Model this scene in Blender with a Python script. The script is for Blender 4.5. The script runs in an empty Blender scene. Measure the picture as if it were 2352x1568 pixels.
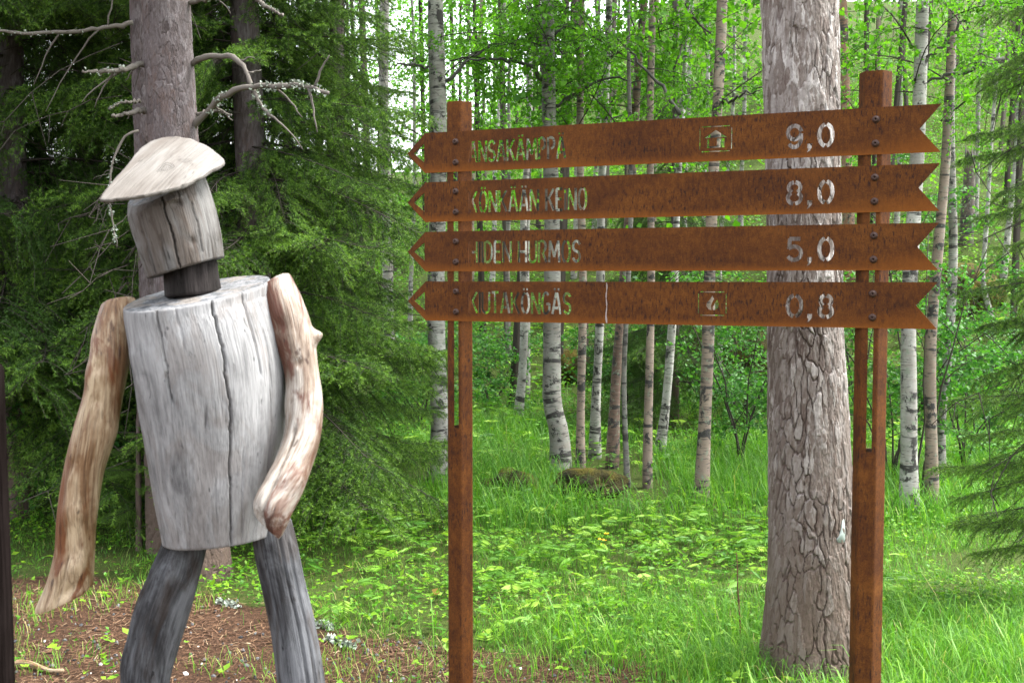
import bpy, bmesh, math, random
import numpy as np
from mathutils import Vector, Matrix, geometry

random.seed(7)
RNG = np.random.default_rng(7)
scene = bpy.context.scene
COL = scene.collection

# ------------------------------------------------------------------ camera
F, CX, CY = 2613.0, 1176.0, 784.0          # photo measured on a 2352 x 1568 grid
CAMZ = 1.6
PITCH = math.atan(147.0 / F)
cam_d = bpy.data.cameras.new('camera')
cam = bpy.data.objects.new('camera', cam_d)
COL.objects.link(cam)
cam.location = (0, 0, CAMZ)
cam.rotation_euler = (math.pi / 2 - PITCH, 0, 0)
cam_d.sensor_width = 36.0
cam_d.lens = 36.0 * F / 2352.0
cam_d.clip_start = 0.05
cam_d.clip_end = 600
cam_d.dof.use_dof = True
cam_d.dof.focus_distance = 6.5
cam_d.dof.aperture_fstop = 7.1
scene.camera = cam

# ------------------------------------------------------------------ sky, sun, exposure
SUN_EL, SUN_AZ = 60.0, 80.0               # azimuth measured clockwise from +Y
world = bpy.data.worlds.new('World')
scene.world = world
world.use_nodes = True
wn = world.node_tree
wn.nodes.clear()
sky = wn.nodes.new('ShaderNodeTexSky')
sky.sky_type = 'NISHITA'
sky.sun_disc = False
sky.sun_elevation = math.radians(SUN_EL)
sky.sun_rotation = math.radians(SUN_AZ)
sky.air_density = 1.0
sky.dust_density = 3.0
hs = wn.nodes.new('ShaderNodeHueSaturation')      # overcast: the blue is nearly gone
hs.inputs['Saturation'].default_value = 0.22
bg = wn.nodes.new('ShaderNodeBackground')
bg.inputs['Strength'].default_value = 0.15
wo = wn.nodes.new('ShaderNodeOutputWorld')
wn.links.new(sky.outputs[0], hs.inputs['Color'])
wn.links.new(hs.outputs[0], bg.inputs['Color'])
wn.links.new(bg.outputs[0], wo.inputs['Surface'])

sun_d = bpy.data.lights.new('sun', 'SUN')
sun_d.energy = 1.5
sun_d.angle = math.radians(22)
sun_d.color = (1.0, 0.97, 0.92)
sun = bpy.data.objects.new('sun', sun_d)
COL.objects.link(sun)
_e, _a = math.radians(SUN_EL), math.radians(SUN_AZ)
sdir = Vector((math.sin(_a) * math.cos(_e), math.cos(_a) * math.cos(_e), math.sin(_e)))
sun.rotation_euler = (-sdir).to_track_quat('-Z', 'Y').to_euler()
sun.location = sdir * 30

vs = scene.view_settings
vs.view_transform = 'Standard'
vs.look = 'None'
vs.gamma = 1.0
vs.use_curve_mapping = False
vs.exposure = 2.75
cy = scene.cycles
cy.max_bounces = 6
cy.diffuse_bounces = 4
cy.glossy_bounces = 2
cy.transmission_bounces = 4
cy.transparent_max_bounces = 4
cy.use_denoising = True
cy.sample_clamp_indirect = 6.0
cy.caustics_reflective = False
cy.caustics_refractive = False

# ------------------------------------------------------------------ helpers: photo -> place
def ray(px, py):
    xc, yc = (px - CX) / F, (CY - py) / F
    cp, sp = math.cos(PITCH), math.sin(PITCH)
    return Vector((xc, cp + yc * sp, -sp + yc * cp))

def at(px, py, Y):
    d = ray(px, py)
    return Vector((0, 0, CAMZ)) + d * (Y / d.y)

def _h(ix, iy, seed):
    n = np.sin(ix * 127.1 + iy * 311.7 + seed * 74.7) * 43758.5453
    return n - np.floor(n)

def vnoise(x, y, seed=0):
    x = np.asarray(x, float); y = np.asarray(y, float)
    ix, iy = np.floor(x), np.floor(y)
    fx, fy = x - ix, y - iy
    fx = fx * fx * (3 - 2 * fx); fy = fy * fy * (3 - 2 * fy)
    a, b = _h(ix, iy, seed), _h(ix + 1, iy, seed)
    c, d = _h(ix, iy + 1, seed), _h(ix + 1, iy + 1, seed)
    return (a * (1 - fx) + b * fx) * (1 - fy) + (c * (1 - fx) + d * fx) * fy

def sstep(a, b, x):
    t = np.clip((x - a) / (b - a), 0, 1)
    return t * t * (3 - 2 * t)

def terrain(x, y):
    x = np.asarray(x, float); y = np.asarray(y, float)
    bump = 0.05 * (vnoise(x * 1.3, y * 1.3, 3) - .5) + 0.10 * (vnoise(x * .45 + 4, y * .45, 5) - .5)
    t = np.maximum(y - 10.5, 0)
    ramp = np.where(t < 4, t * t / 8.0, t - 2)
    ramp = np.minimum(ramp, 27 + 0 * ramp)
    slope = 0.27 + 0.025 * np.clip(x, -3, 6)
    big = 0.8 * (vnoise(x * .22 + 9, y * .22 + 2, 8) - .5) * sstep(11, 16, y)
    return bump * sstep(1.5, 4, y) + ramp * slope + big

def tz(x, y):
    return float(terrain(x, y))

def ground_at(px, py):
    d = ray(px, py)
    o = Vector((0, 0, CAMZ))
    t = 1.0
    while t < 60:
        p = o + d * t
        if p.z <= tz(p.x, p.y):
            return Vector((p.x, p.y, tz(p.x, p.y)))
        t += 0.02
    p = o + d * 30
    return Vector((p.x, p.y, tz(p.x, p.y)))

# ------------------------------------------------------------------ helpers: meshes and objects
def np_mesh(name, V, faces, mats=(), attrs=None, fmat=None, smooth=True):
    """V (n,3); faces: list of (m,k) int arrays; attrs: {name: (n,) or (n,3)}"""
    V = np.asarray(V, np.float32)
    me = bpy.data.meshes.new(name)
    me.vertices.add(len(V))
    me.vertices.foreach_set('co', V.ravel())
    faces = [np.asarray(f, np.int32) for f in faces if len(f)]
    nl = sum(f.size for f in faces)
    npoly = sum(len(f) for f in faces)
    me.loops.add(nl)
    me.loops.foreach_set('vertex_index', np.concatenate([f.ravel() for f in faces]))
    me.polygons.add(npoly)
    tot = np.concatenate([np.full(len(f), f.shape[1], np.int32) for f in faces])
    st = np.concatenate([[0], np.cumsum(tot)[:-1]]).astype(np.int32)
    me.polygons.foreach_set('loop_start', st)
    me.polygons.foreach_set('loop_total', tot)
    if fmat is not None:
        me.polygons.foreach_set('material_index', np.asarray(fmat, np.int32))
    me.polygons.foreach_set('use_smooth', np.full(npoly, bool(smooth)))
    for k, v in (attrs or {}).items():
        v = np.asarray(v, np.float32)
        if v.ndim == 1:
            a = me.attributes.new(k, 'FLOAT', 'POINT'); a.data.foreach_set('value', v)
        else:
            a = me.attributes.new(k, 'FLOAT_VECTOR', 'POINT'); a.data.foreach_set('vector', v.ravel())
    for m in mats:
        me.materials.append(m)
    me.update(calc_edges=True)
    return me

def link(name, me, parent=None, loc=(0, 0, 0), rot=None, scale=None):
    o = bpy.data.objects.new(name, me)
    COL.objects.link(o)
    o.location = loc
    if rot is not None:
        o.rotation_euler = rot
    if scale is not None:
        o.scale = scale
    if parent is not None:
        o.parent = parent
    return o

def thing(name, label, cat, loc, group=None):
    o = bpy.data.objects.new(name, None)
    o.empty_display_size = .1
    COL.objects.link(o)
    o.location = loc
    return tag(o, label, cat, group)

def tag(o, label, cat, group=None):
    o['label'] = label
    o['category'] = cat
    if group:
        o['group'] = group
    return o

class Acc:
    """collects arrays of geometry into one mesh"""
    def __init__(s):
        s.V, s.T, s.A, s.M, s.n, s.tint = [], [], [], [], 0, []
    def add(s, V, faces, tint=0.5, mat=0):
        V = np.asarray(V, float)
        for f in faces:
            f = np.asarray(f)
            if f.shape[1] == 4:
                f = np.concatenate([f[:, [0, 1, 2]], f[:, [0, 2, 3]]])
            s.T.append(f + s.n)
            s.M.append(np.full(len(f), mat))
        s.V.append(V)
        t = np.full(len(V), tint) if np.isscalar(tint) else np.asarray(tint)
        s.tint.append(t)
        s.n += len(V)
    def mesh(s, name, mats, smooth=True):
        return np_mesh(name, np.concatenate(s.V), [np.concatenate(s.T)], mats,
                       {'tint': np.concatenate(s.tint)}, np.concatenate(s.M), smooth)

def frames(path, e1hint=(1, 0, 0)):
    P = np.asarray(path, float)
    T = np.gradient(P, axis=0)
    T /= np.linalg.norm(T, axis=1)[:, None] + 1e-9
    E1 = np.zeros_like(P); h = np.asarray(e1hint, float)
    for i in range(len(P)):
        e = h - T[i] * np.dot(h, T[i])
        n = np.linalg.norm(e)
        if n < 1e-3:
            h = np.array([0.3, 1, .2]); e = h - T[i] * np.dot(h, T[i]); n = np.linalg.norm(e)
        E1[i] = e / n
        h = E1[i]
    E2 = np.cross(T, E1)
    return T, E1, E2

def resample(pts, n, hi=None):
    """smooth resample of rows (any width) with Catmull-Rom"""
    P = np.asarray(pts, float)
    if len(P) == 2:
        t = np.linspace(0, 1, n)[:, None]
        return P[0] * (1 - t) + P[1] * t
    seg = np.linalg.norm(np.diff(P[:, :3], axis=0), axis=1)
    s = np.concatenate([[0], np.cumsum(seg)])
    q = np.linspace(0, s[-1], n)
    if hi is not None and hi < s[-1]:
        q = np.concatenate([np.linspace(0, hi, n - 40), np.linspace(hi, s[-1], 41)[1:]])
    sl = np.diff(P, axis=0) / np.maximum(seg, 1e-9)[:, None]
    wgt = seg[1:] / np.maximum(seg[:-1] + seg[1:], 1e-9)
    m = np.vstack([sl[0], sl[:-1] * wgt[:, None] + sl[1:] * (1 - wgt)[:, None], sl[-1]])
    i = np.clip(np.searchsorted(s, q) - 1, 0, len(seg) - 1)
    hh = np.maximum(seg[i], 1e-9)[:, None]
    t = ((q - s[i])[:, None]) / hh
    return (2 * t**3 - 3 * t**2 + 1) * P[i] + (t**3 - 2 * t**2 + t) * hh * m[i] + (-2 * t**3 + 3 * t**2) * P[i + 1] + (t**3 - t**2) * hh * m[i + 1]

def tube(path, rad, seg=6, cap=True):
    """simple tube -> V, [quads, tris], lc"""
    P = np.asarray(path, float); n = len(P)
    rad = np.broadcast_to(np.asarray(rad, float), (n,))
    T, E1, E2 = frames(P)
    th = np.linspace(0, 2 * np.pi, seg, endpoint=False)
    c, s = np.cos(th), np.sin(th)
    V = P[:, None, :] + rad[:, None, None] * (c[None, :, None] * E1[:, None, :] + s[None, :, None] * E2[:, None, :])
    S = np.concatenate([[0], np.cumsum(np.linalg.norm(np.diff(P, axis=0), axis=1))])
    LC = np.stack([rad[:, None] * c, rad[:, None] * s, np.repeat(S[:, None], seg, 1)], -1)
    i = np.arange(n - 1)[:, None] * seg; j = np.arange(seg)[None]; j2 = (j + 1) % seg
    Q = np.stack([i + j, i + j2, i + seg + j2, i + seg + j], -1).reshape(-1, 4)
    V = V.reshape(-1, 3); LC = LC.reshape(-1, 3)
    tris = np.zeros((0, 3), int)
    if cap:
        V = np.vstack([V, P[0], P[-1]]); LC = np.vstack([LC, [0, 0, 0], [0, 0, S[-1]]])
        a, b = len(V) - 2, len(V) - 1
        jj = np.arange(seg); k2 = (jj + 1) % seg
        tris = np.vstack([np.stack([np.full(seg, a), k2, jj], -1),
                          np.stack([np.full(seg, b), (n - 1) * seg + jj, (n - 1) * seg + k2], -1)])
    return V, [Q, tris], LC

# ------------------------------------------------------------------ helpers: materials
class NT:
    def __init__(s, name):
        s.m = bpy.data.materials.new(name)
        s.m.use_nodes = True
        s.t = s.m.node_tree
        s.t.nodes.clear()
        s.out = s.t.nodes.new('ShaderNodeOutputMaterial')
    def n(s, typ, ins=None, **kw):
        nd = s.t.nodes.new(typ)
        for k, v in kw.items():
            setattr(nd, k, v)
        for k, v in (ins or {}).items():
            if hasattr(v, 'is_linked') or isinstance(v, bpy.types.NodeSocket):
                s.t.links.new(v, nd.inputs[k])
            else:
                nd.inputs[k].default_value = v
        return nd
    def attr(s, name):
        return s.n('ShaderNodeAttribute', attribute_name=name)
    def scaled(s, vec, sc, off=(0, 0, 0)):
        return s.n('ShaderNodeMapping', {'Vector': vec, 'Scale': sc, 'Location': off}).outputs[0]
    def noise(s, vec, scale=1.0, detail=4.0, rough=.6, dist=0.0):
        return s.n('ShaderNodeTexNoise', {'Vector': vec, 'Scale': scale, 'Detail': detail, 'Roughness': rough, 'Distortion': dist}).outputs[0]
    def ramp(s, fac, stops):
        nd = s.n('ShaderNodeValToRGB', {'Fac': fac})
        el = nd.color_ramp.elements
        while len(el) < len(stops):
            el.new(.5)
        for e, (p, c) in zip(el, stops):
            e.position = p
            e.color = (c, c, c, 1) if np.isscalar(c) else (*c, 1)
        return nd.outputs[0]
    def mix(s, fac, a, b, mode='MIX'):
        nd = s.n('ShaderNodeMix', data_type='RGBA', blend_type=mode)
        for idx, v in ((0, fac), (6, a), (7, b)):
            if isinstance(v, bpy.types.NodeSocket):
                s.t.links.new(v, nd.inputs[idx])
            elif idx == 0:
                nd.inputs[0].default_value = v
            else:
                nd.inputs[idx].default_value = (*v, 1)
        return nd.outputs[2]
    def math(s, op, a, b=0.0):
        nd = s.n('ShaderNodeMath', operation=op)
        for i, v in enumerate((a, b)):
            if isinstance(v, bpy.types.NodeSocket):
                s.t.links.new(v, nd.inputs[i])
            else:
                nd.inputs[i].default_value = v
        return nd.outputs[0]
    def finish(s, color, rough=.8, spec=.25, bump=None, bstr=.4, bdist=.01, metallic=0.0):
        p = s.n('ShaderNodeBsdfPrincipled', {'Roughness': rough, 'Specular IOR Level': spec, 'Metallic': metallic})
        if isinstance(color, bpy.types.NodeSocket):
            s.t.links.new(color, p.inputs['Base Color'])
        else:
            p.inputs['Base Color'].default_value = (*color, 1)
        if bump is not None:
            b = s.n('ShaderNodeBump', {'Height': bump, 'Strength': bstr, 'Distance': bdist})
            s.t.links.new(b.outputs[0], p.inputs['Normal'])
        s.t.links.new(p.outputs[0], s.out.inputs[0])
        return s.m

def leaf_mat(name, stops, trans=.45, rough=.5, tmul=(1.1, 1.2, .5)):
    t = NT(name)
    a = t.attr('tint')
    oi = t.n('ShaderNodeObjectInfo')
    jit = t.math('ADD', a.outputs['Fac'], t.math('MULTIPLY', t.math('SUBTRACT', oi.outputs['Random'], .5), .18))
    c = t.ramp(jit, stops)
    p = t.n('ShaderNodeBsdfPrincipled', {'Base Color': c, 'Roughness': rough, 'Specular IOR Level': .3})
    tr = t.n('ShaderNodeBsdfTranslucent', {'Color': t.mix(1.0, c, tmul, 'MULTIPLY')})
    mx = t.n('ShaderNodeMixShader', {0: trans, 1: p.outputs[0], 2: tr.outputs[0]})
    t.t.links.new(mx.outputs[0], t.out.inputs[0])
    return t.m

def tint_mat(name, stops, rough=.85, spec=.2):
    t = NT(name)
    return t.finish(t.ramp(t.attr('tint').outputs['Fac'], stops), rough, spec)

def wood_mat(name, dark, mid, light, stain=None, stain_amt=.5, along=2.2, across=40, blotch=.35, rough=.85, spec=.12, fibre=1.0):
    t = NT(name)
    lc = t.attr('lc').outputs['Vector']
    streak = t.noise(t.scaled(lc, (across, across, along)), 1.0, 5, .65, .6)
    fine = t.noise(t.scaled(lc, (170, 170, 7)), 1.0, 3, .6)
    patch = t.noise(t.scaled(lc, (14, 14, 5.5), (3, 1, 7)), 1.0, 5, .65, .5)
    big = t.noise(t.scaled(lc, (4, 4, 2.2), (5, 2, 1)), 1.0, 3, .5)
    k = 1 - blotch
    f = t.math('ADD', t.math('ADD', t.math('MULTIPLY', streak, k * .62), t.math('MULTIPLY', fine, k * .38)),
               t.math('ADD', t.math('MULTIPLY', patch, blotch * .6), t.math('MULTIPLY', big, blotch * .4)))
    c = t.ramp(f, [(.38, dark), (.46, mid), (.55, light), (.64, tuple(min(1, x * 1.2) for x in light))])
    if stain:
        sm = t.ramp(t.noise(t.scaled(lc, (9, 9, 3.0), (11, 5, 2)), 1.0, 4, .65, 1.2), [(.50, 0.0), (.60, 1.0)])
        c = t.mix(t.math('MULTIPLY', sm, stain_amt), c, stain)
        sm2 = t.ramp(t.noise(t.scaled(lc, (17, 17, 6), (1, 15, 8)), 1.0, 4, .65, .8), [(.60, 0.0), (.66, .85)])
        c = t.mix(t.math('MULTIPLY', sm2, stain_amt), c, tuple(x * .4 for x in stain))
    fib = t.ramp(t.noise(t.scaled(lc, (210, 210, 3.2), (4, 4, 4)), 1.0, 2, .5), [(.55, 0.0), (.64, .34)])
    c = t.mix(t.math('MULTIPLY', fib, fibre), c, tuple(x * .7 for x in dark))
    speck = t.ramp(t.noise(t.scaled(lc, (60, 60, 22), (1, 9, 2)), 1.0, 2, .5), [(.68, 0.0), (.74, .75)])
    c = t.mix(speck, c, tuple(x * .55 for x in dark))
    return t.finish(c, rough, spec, t.math('SUBTRACT', t.math('ADD', streak, fine), t.math('MULTIPLY', fib, .8)), .6, .005)

M = {}
M['birch_leaf'] = leaf_mat('birch_leaf', [(0.0, (.040, .13, .010)), (.5, (.085, .24, .016)), (1.0, (.16, .36, .028))], .56)
M['bush_leaf'] = leaf_mat('bush_leaf', [(0.0, (.026, .10, .022)), (.5, (.055, .18, .03)), (1.0, (.10, .26, .035))], .45)
M['herb_leaf'] = leaf_mat('herb_leaf', [(0.0, (.030, .11, .010)), (.5, (.080, .23, .016)), (1.0, (.22, .38, .028))], .45)
M['fern_leaf'] = leaf_mat('fern_leaf', [(0.0, (.05, .15, .015)), (.5, (.13, .29, .028)), (1.0, (.29, .45, .06))], .42)
M['grass'] = leaf_mat('grass_blade', [(0.0, (.035, .13, .014)), (.5, (.085, .235, .022)), (.86, (.19, .36, .038)), (1.0, (.33, .29, .12))], .42)
M['needle'] = leaf_mat('spruce_needle', [(0.0, (.018, .042, .010)), (.42, (.050, .118, .016)), (1.0, (.15, .28, .032))], .38, .55, (1.1, 1.1, .6))
M['twig'] = tint_mat('twig_bark', [(0.0, (.022, .018, .014)), (1.0, (.07, .06, .05))])
M['limb'] = tint_mat('limb_bark', [(0.0, (.02, .019, .016)), (1.0, (.10, .10, .085))])
M['litter'] = tint_mat('fallen_needle', [(0.0, (.030, .016, .010)), (.40, (.085, .046, .027)), (.75, (.155, .087, .048)), (1.0, (.25, .19, .12))])
M['pebble'] = tint_mat('pebble_stone', [(0.0, (.02, .022, .025)), (.6, (.10, .10, .10)), (.85, (.3, .25, .22)), (1.0, (.75, .75, .72))], .6, .4)
M['lichen'] = tint_mat('lichen_crust', [(0.0, (.12, .145, .11)), (1.0, (.34, .38, .32))], .95, .1)
M['petal'] = tint_mat('petal', [(0.0, (.75, .42, .01)), (1.0, (.85, .55, .02))], .6)

def make_birch_bark():
    t = NT('birch_bark')
    lc = t.attr('lc').outputs['Vector']
    oi = t.n('ShaderNodeObjectInfo')
    rnd = t.math('MULTIPLY', oi.outputs['Random'], 40.0)
    cmb = t.n('ShaderNodeCombineXYZ', {0: rnd, 1: rnd, 2: rnd}).outputs[0]
    v = t.n('ShaderNodeVectorMath', {0: lc, 1: cmb}, operation='ADD').outputs[0]
    big = t.noise(t.scaled(v, (7, 7, 4)), 1, 4, .6)
    base = t.mix(t.ramp(big, [(.35, 0.0), (.65, 1.0)]), (0.4140, 0.4050, 0.3780), (0.2430, 0.2250, 0.2070))
    base = t.mix(1.0, base, oi.outputs['Color'], 'MULTIPLY')
    ring = t.noise(t.scaled(v, (5, 5, 55)), 1, 3, .6)
    base = t.mix(t.ramp(ring, [(.5, 0.0), (.7, .45)]), base, (.20, .16, .13))
    len_ = t.ramp(t.noise(t.scaled(v, (16, 16, 110)), 1, 2, .5), [(.60, 0.0), (.66, 1.0)])
    base = t.mix(t.math('MULTIPLY', len_, .8), base, (.045, .04, .036))
    blk = t.ramp(t.noise(t.scaled(v, (9, 9, 9)), 1, 5, .7, .5), [(.555, 0.0), (.60, 1.0)])
    blk2 = t.ramp(t.noise(t.scaled(v, (3, 3, 16)), 1, 3, .6), [(.565, 0.0), (.63, 1.0)])
    base = t.mix(t.math('MAXIMUM', blk, blk2), base, (.035, .032, .03))
    lich = t.ramp(t.noise(t.scaled(v, (26, 26, 22)), 1, 4, .7), [(.57, 0.0), (.64, .8)])
    base = t.mix(lich, base, (.16, .19, .14))
    sep = t.n('ShaderNodeSeparateXYZ', {0: lc})
    return t.finish(base, .75, .3, t.math('ADD', ring, blk), .5, .006)
M['birch'] = make_birch_bark()

def make_bark(name, c_out, c_mid, c_in, c_pale, fine=1.0, c_butt=(.090, .063, .047)):
    t = NT(name)
    lc = t.attr('lc').outputs['Vector']
    tint = t.attr('tint').outputs['Fac']
    dep = t.attr('depth').outputs['Fac']
    n1 = t.noise(t.scaled(lc, (45 * fine, 45 * fine, 14 * fine)), 1, 5, .65, .4)
    n2 = t.noise(t.scaled(lc, (130 * fine, 130 * fine, 60 * fine)), 1, 3, .6)
    n3 = t.noise(t.scaled(lc, (6, 6, 2.5)), 1, 3, .6)
    f = t.math('ADD', t.math('MULTIPLY', n1, .55), t.math('ADD', t.math('MULTIPLY', tint, .3), t.math('MULTIPLY', n3, .25)))
    c = t.ramp(f, [(.35, c_mid), (.52, c_out), (.68, c_pale)])
    red = t.ramp(t.math('ADD', t.math('MULTIPLY', n1, .5), t.math('MULTIPLY', n3, .5)), [(.5, 0.0), (.6, .55)])
    c = t.mix(red, c, c_in)
    sep = t.n('ShaderNodeSeparateXYZ', {0: lc})
    age = t.ramp(t.math('ADD', t.math('MULTIPLY', sep.outputs[2], .5), t.math('MULTIPLY', n3, .5)), [(.40, .85), (1.0, 0.05)])   # the old butt is browner
    c = t.mix(age, c, c_butt)
    c = t.mix(t.ramp(dep, [(.0, .0), (.6, 1.0)]), c_in, c)
    return t.finish(c, .85, .2, t.math('ADD', n1, t.math('MULTIPLY', n2, .5)), .7, .01)
M['pine_bark'] = make_bark('pine_bark', (.165, .140, .124), (.085, .060, .052), (.066, .042, .034), (.40, .375, .355))
M['spruce_bark'] = make_bark('spruce_bark', (0.0897, 0.0741, 0.0741), (0.0507, 0.0406, 0.0406), (0.0702, 0.0374, 0.0257), (0.1482, 0.1326, 0.1365), 1.5)
M['blaze'] = tint_mat('bare_wood', [(0, (.26, .30, .28)), (1, (.36, .39, .36))], .6)

def make_rust(name, k=1.0, gn=1.0):
    t = NT(name)
    lc = t.attr('lc').outputs['Vector']          # metres: x along, y up, z thickness
    big = t.noise(t.scaled(lc, (4, 7, 4)), 1, 4, .6)
    fine = t.noise(t.scaled(lc, (260, 210, 260)), 1, 3, .7)
    mid = t.noise(t.scaled(lc, (60, 34, 60)), 1, 4, .7)
    f = t.math('ADD', t.math('MULTIPLY', fine, .34), t.math('ADD', t.math('MULTIPLY', mid, .33), t.math('MULTIPLY', big, .33)))
    c = t.ramp(f, [(.38, (.028, .0090, .0034)), (.47, (.058, .0185, .0042)), (.56, (.090, .0305, .0056)), (.68, (.13, .050, .010))])
    streak = t.ramp(t.noise(t.scaled(lc, (150, 34, 150), (2, 3, 0)), 1, 3, .65), [(.53, 0.0), (.64, .9)])
    zone = t.ramp(t.noise(t.scaled(lc, (3.2, 5, 3)), 1, 2, .5), [(.40, .15), (.56, 1.0)])
    c = t.mix(t.math('MULTIPLY', streak, zone), c, (.013, .0062, .0050))
    edge = t.attr('edge').outputs['Fac']         # orange bloom along the lower edges
    c = t.mix(t.math('MULTIPLY', edge, .75), c, (.16, .05, .006))
    return t.finish(c, .8, .14, t.math('ADD', fine, mid), .25, .002)
M['rust'] = make_rust('rusty_steel')

def make_moss():
    t = NT('moss_rock')
    g = t.n('ShaderNodeNewGeometry').outputs['Position']
    a = t.noise(g, 3.0, 5, .65)
    b = t.noise(g, 40.0, 4, .7)
    c = t.ramp(a, [(.35, (.02, .018, .013)), (.47, (.05, .045, .016)), (.58, (.11, .095, .02)), (.72, (.16, .10, .03))])
    return t.finish(c, .95, .1, t.math('ADD', a, b), 1.0, .05)
M['moss'] = make_moss()

def make_ground():
    t = NT('forest_floor')
    g = t.n('ShaderNodeNewGeometry').outputs['Position']
    a = t.noise(g, 1.1, 5, .65)
    b = t.noise(g, 60.0, 5, .75)
    e = t.noise(g, 7.0, 4, .6)
    soil = t.ramp(b, [(.3, (.015, .010, .007)), (.5, (.055, .030, .018)), (.7, (.13, .07, .04))])
    moss = t.ramp(b, [(.3, (.022, .035, .010)), (.6, (.06, .085, .018)), (.8, (.10, .13, .03))])
    lit = t.attr('tint').outputs['Fac']          # where the path's needle litter lies
    f = t.math('ADD', lit, t.math('MULTIPLY', t.math('SUBTRACT', e, .5), .9))
    c = t.mix(t.ramp(f, [(.42, 0.0), (.58, 1.0)]), moss, soil)
    return t.finish(c, .95, .1, b, .8, .03)
M['ground'] = make_ground()
# ------------------------------------------------------------------ ground
def litter(x, y):
    """1 on the needle-strewn path at the lower left, 0 in the green"""
    x = np.asarray(x, float); y = np.asarray(y, float)
    line = 6.0 - 0.50 * (x + 2.7) + 0.7 * (vnoise(x * 1.7, y * 1.7, 21) - .5) + .35 * (vnoise(x * 6, y * 6, 22) - .5)
    return sstep(.45, -.35, y - line) * sstep(1.6, .3, x)

def ground_mesh():
    xs = np.concatenate([np.linspace(-130, -14, 24), np.linspace(-13.5, 13.5, 200), np.linspace(14, 130, 24)])
    ys = np.concatenate([np.linspace(-60, 2, 20), np.linspace(2.15, 14, 150), np.linspace(14.3, 45, 90), np.linspace(47, 160, 20)])
    X, Y = np.meshgrid(xs, ys)
    Z = terrain(X, Y)
    V = np.stack([X, Y, Z], -1).reshape(-1, 3)
    nx, ny = len(xs), len(ys)
    i = np.arange(ny - 1)[:, None] * nx + np.arange(nx - 1)[None]
    Q = np.stack([i, i + 1, i + 1 + nx, i + nx], -1).reshape(-1, 4)
    return np_mesh('ground', V, [Q], [M['ground']], {'tint': litter(X, Y).ravel()})
g = link('ground', ground_mesh())
g['kind'] = 'structure'

# ------------------------------------------------------------------ the direction sign
D975 = 4.355                                        # depth of the plate plane at photo x = 975
def plane_depth(px):
    return D975 / (1 + 0.2023 * (px - 975) / 1175)
PA = at(975, 637, plane_depth(975)); PB = at(2150, 637, plane_depth(2150))
U = (PB - PA).normalized(); VUP = Vector((0, 0, 1)); NN = U.cross(VUP).normalized()   # towards the camera
if NN.y > 0: NN = -NN
SO = Vector((PA.x, PA.y, 0))                        # origin of the sign's plane, on the ground

def pl(px, py):
    """photo point -> (u, z) on the plates' front plane"""
    d = ray(px, py); o = Vector((0, 0, CAMZ))
    t = (SO - o).dot(NN) / d.dot(NN)
    p = o + d * t
    return ((p - SO).dot(U), p.z)

def z1(x, y): return ((1150 + x * .49737) / 1.27551, (200 + y * .49737) / 1.27551)
def z2(x, y): return ((1950 + x * .5421) / 1.27551, (150 + y * .5421) / 1.27551)

sign_root = thing('direction_sign', 'rusty steel direction sign of four arrow plates bolted across two posts', 'sign', (SO.x, SO.y, tz(SO.x, SO.y)))
SB = Vector(sign_root.location)

def sign_pt(u, z, n):
    return SO + U * u + Vector((0, 0, z)) + NN * n - SB

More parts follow.
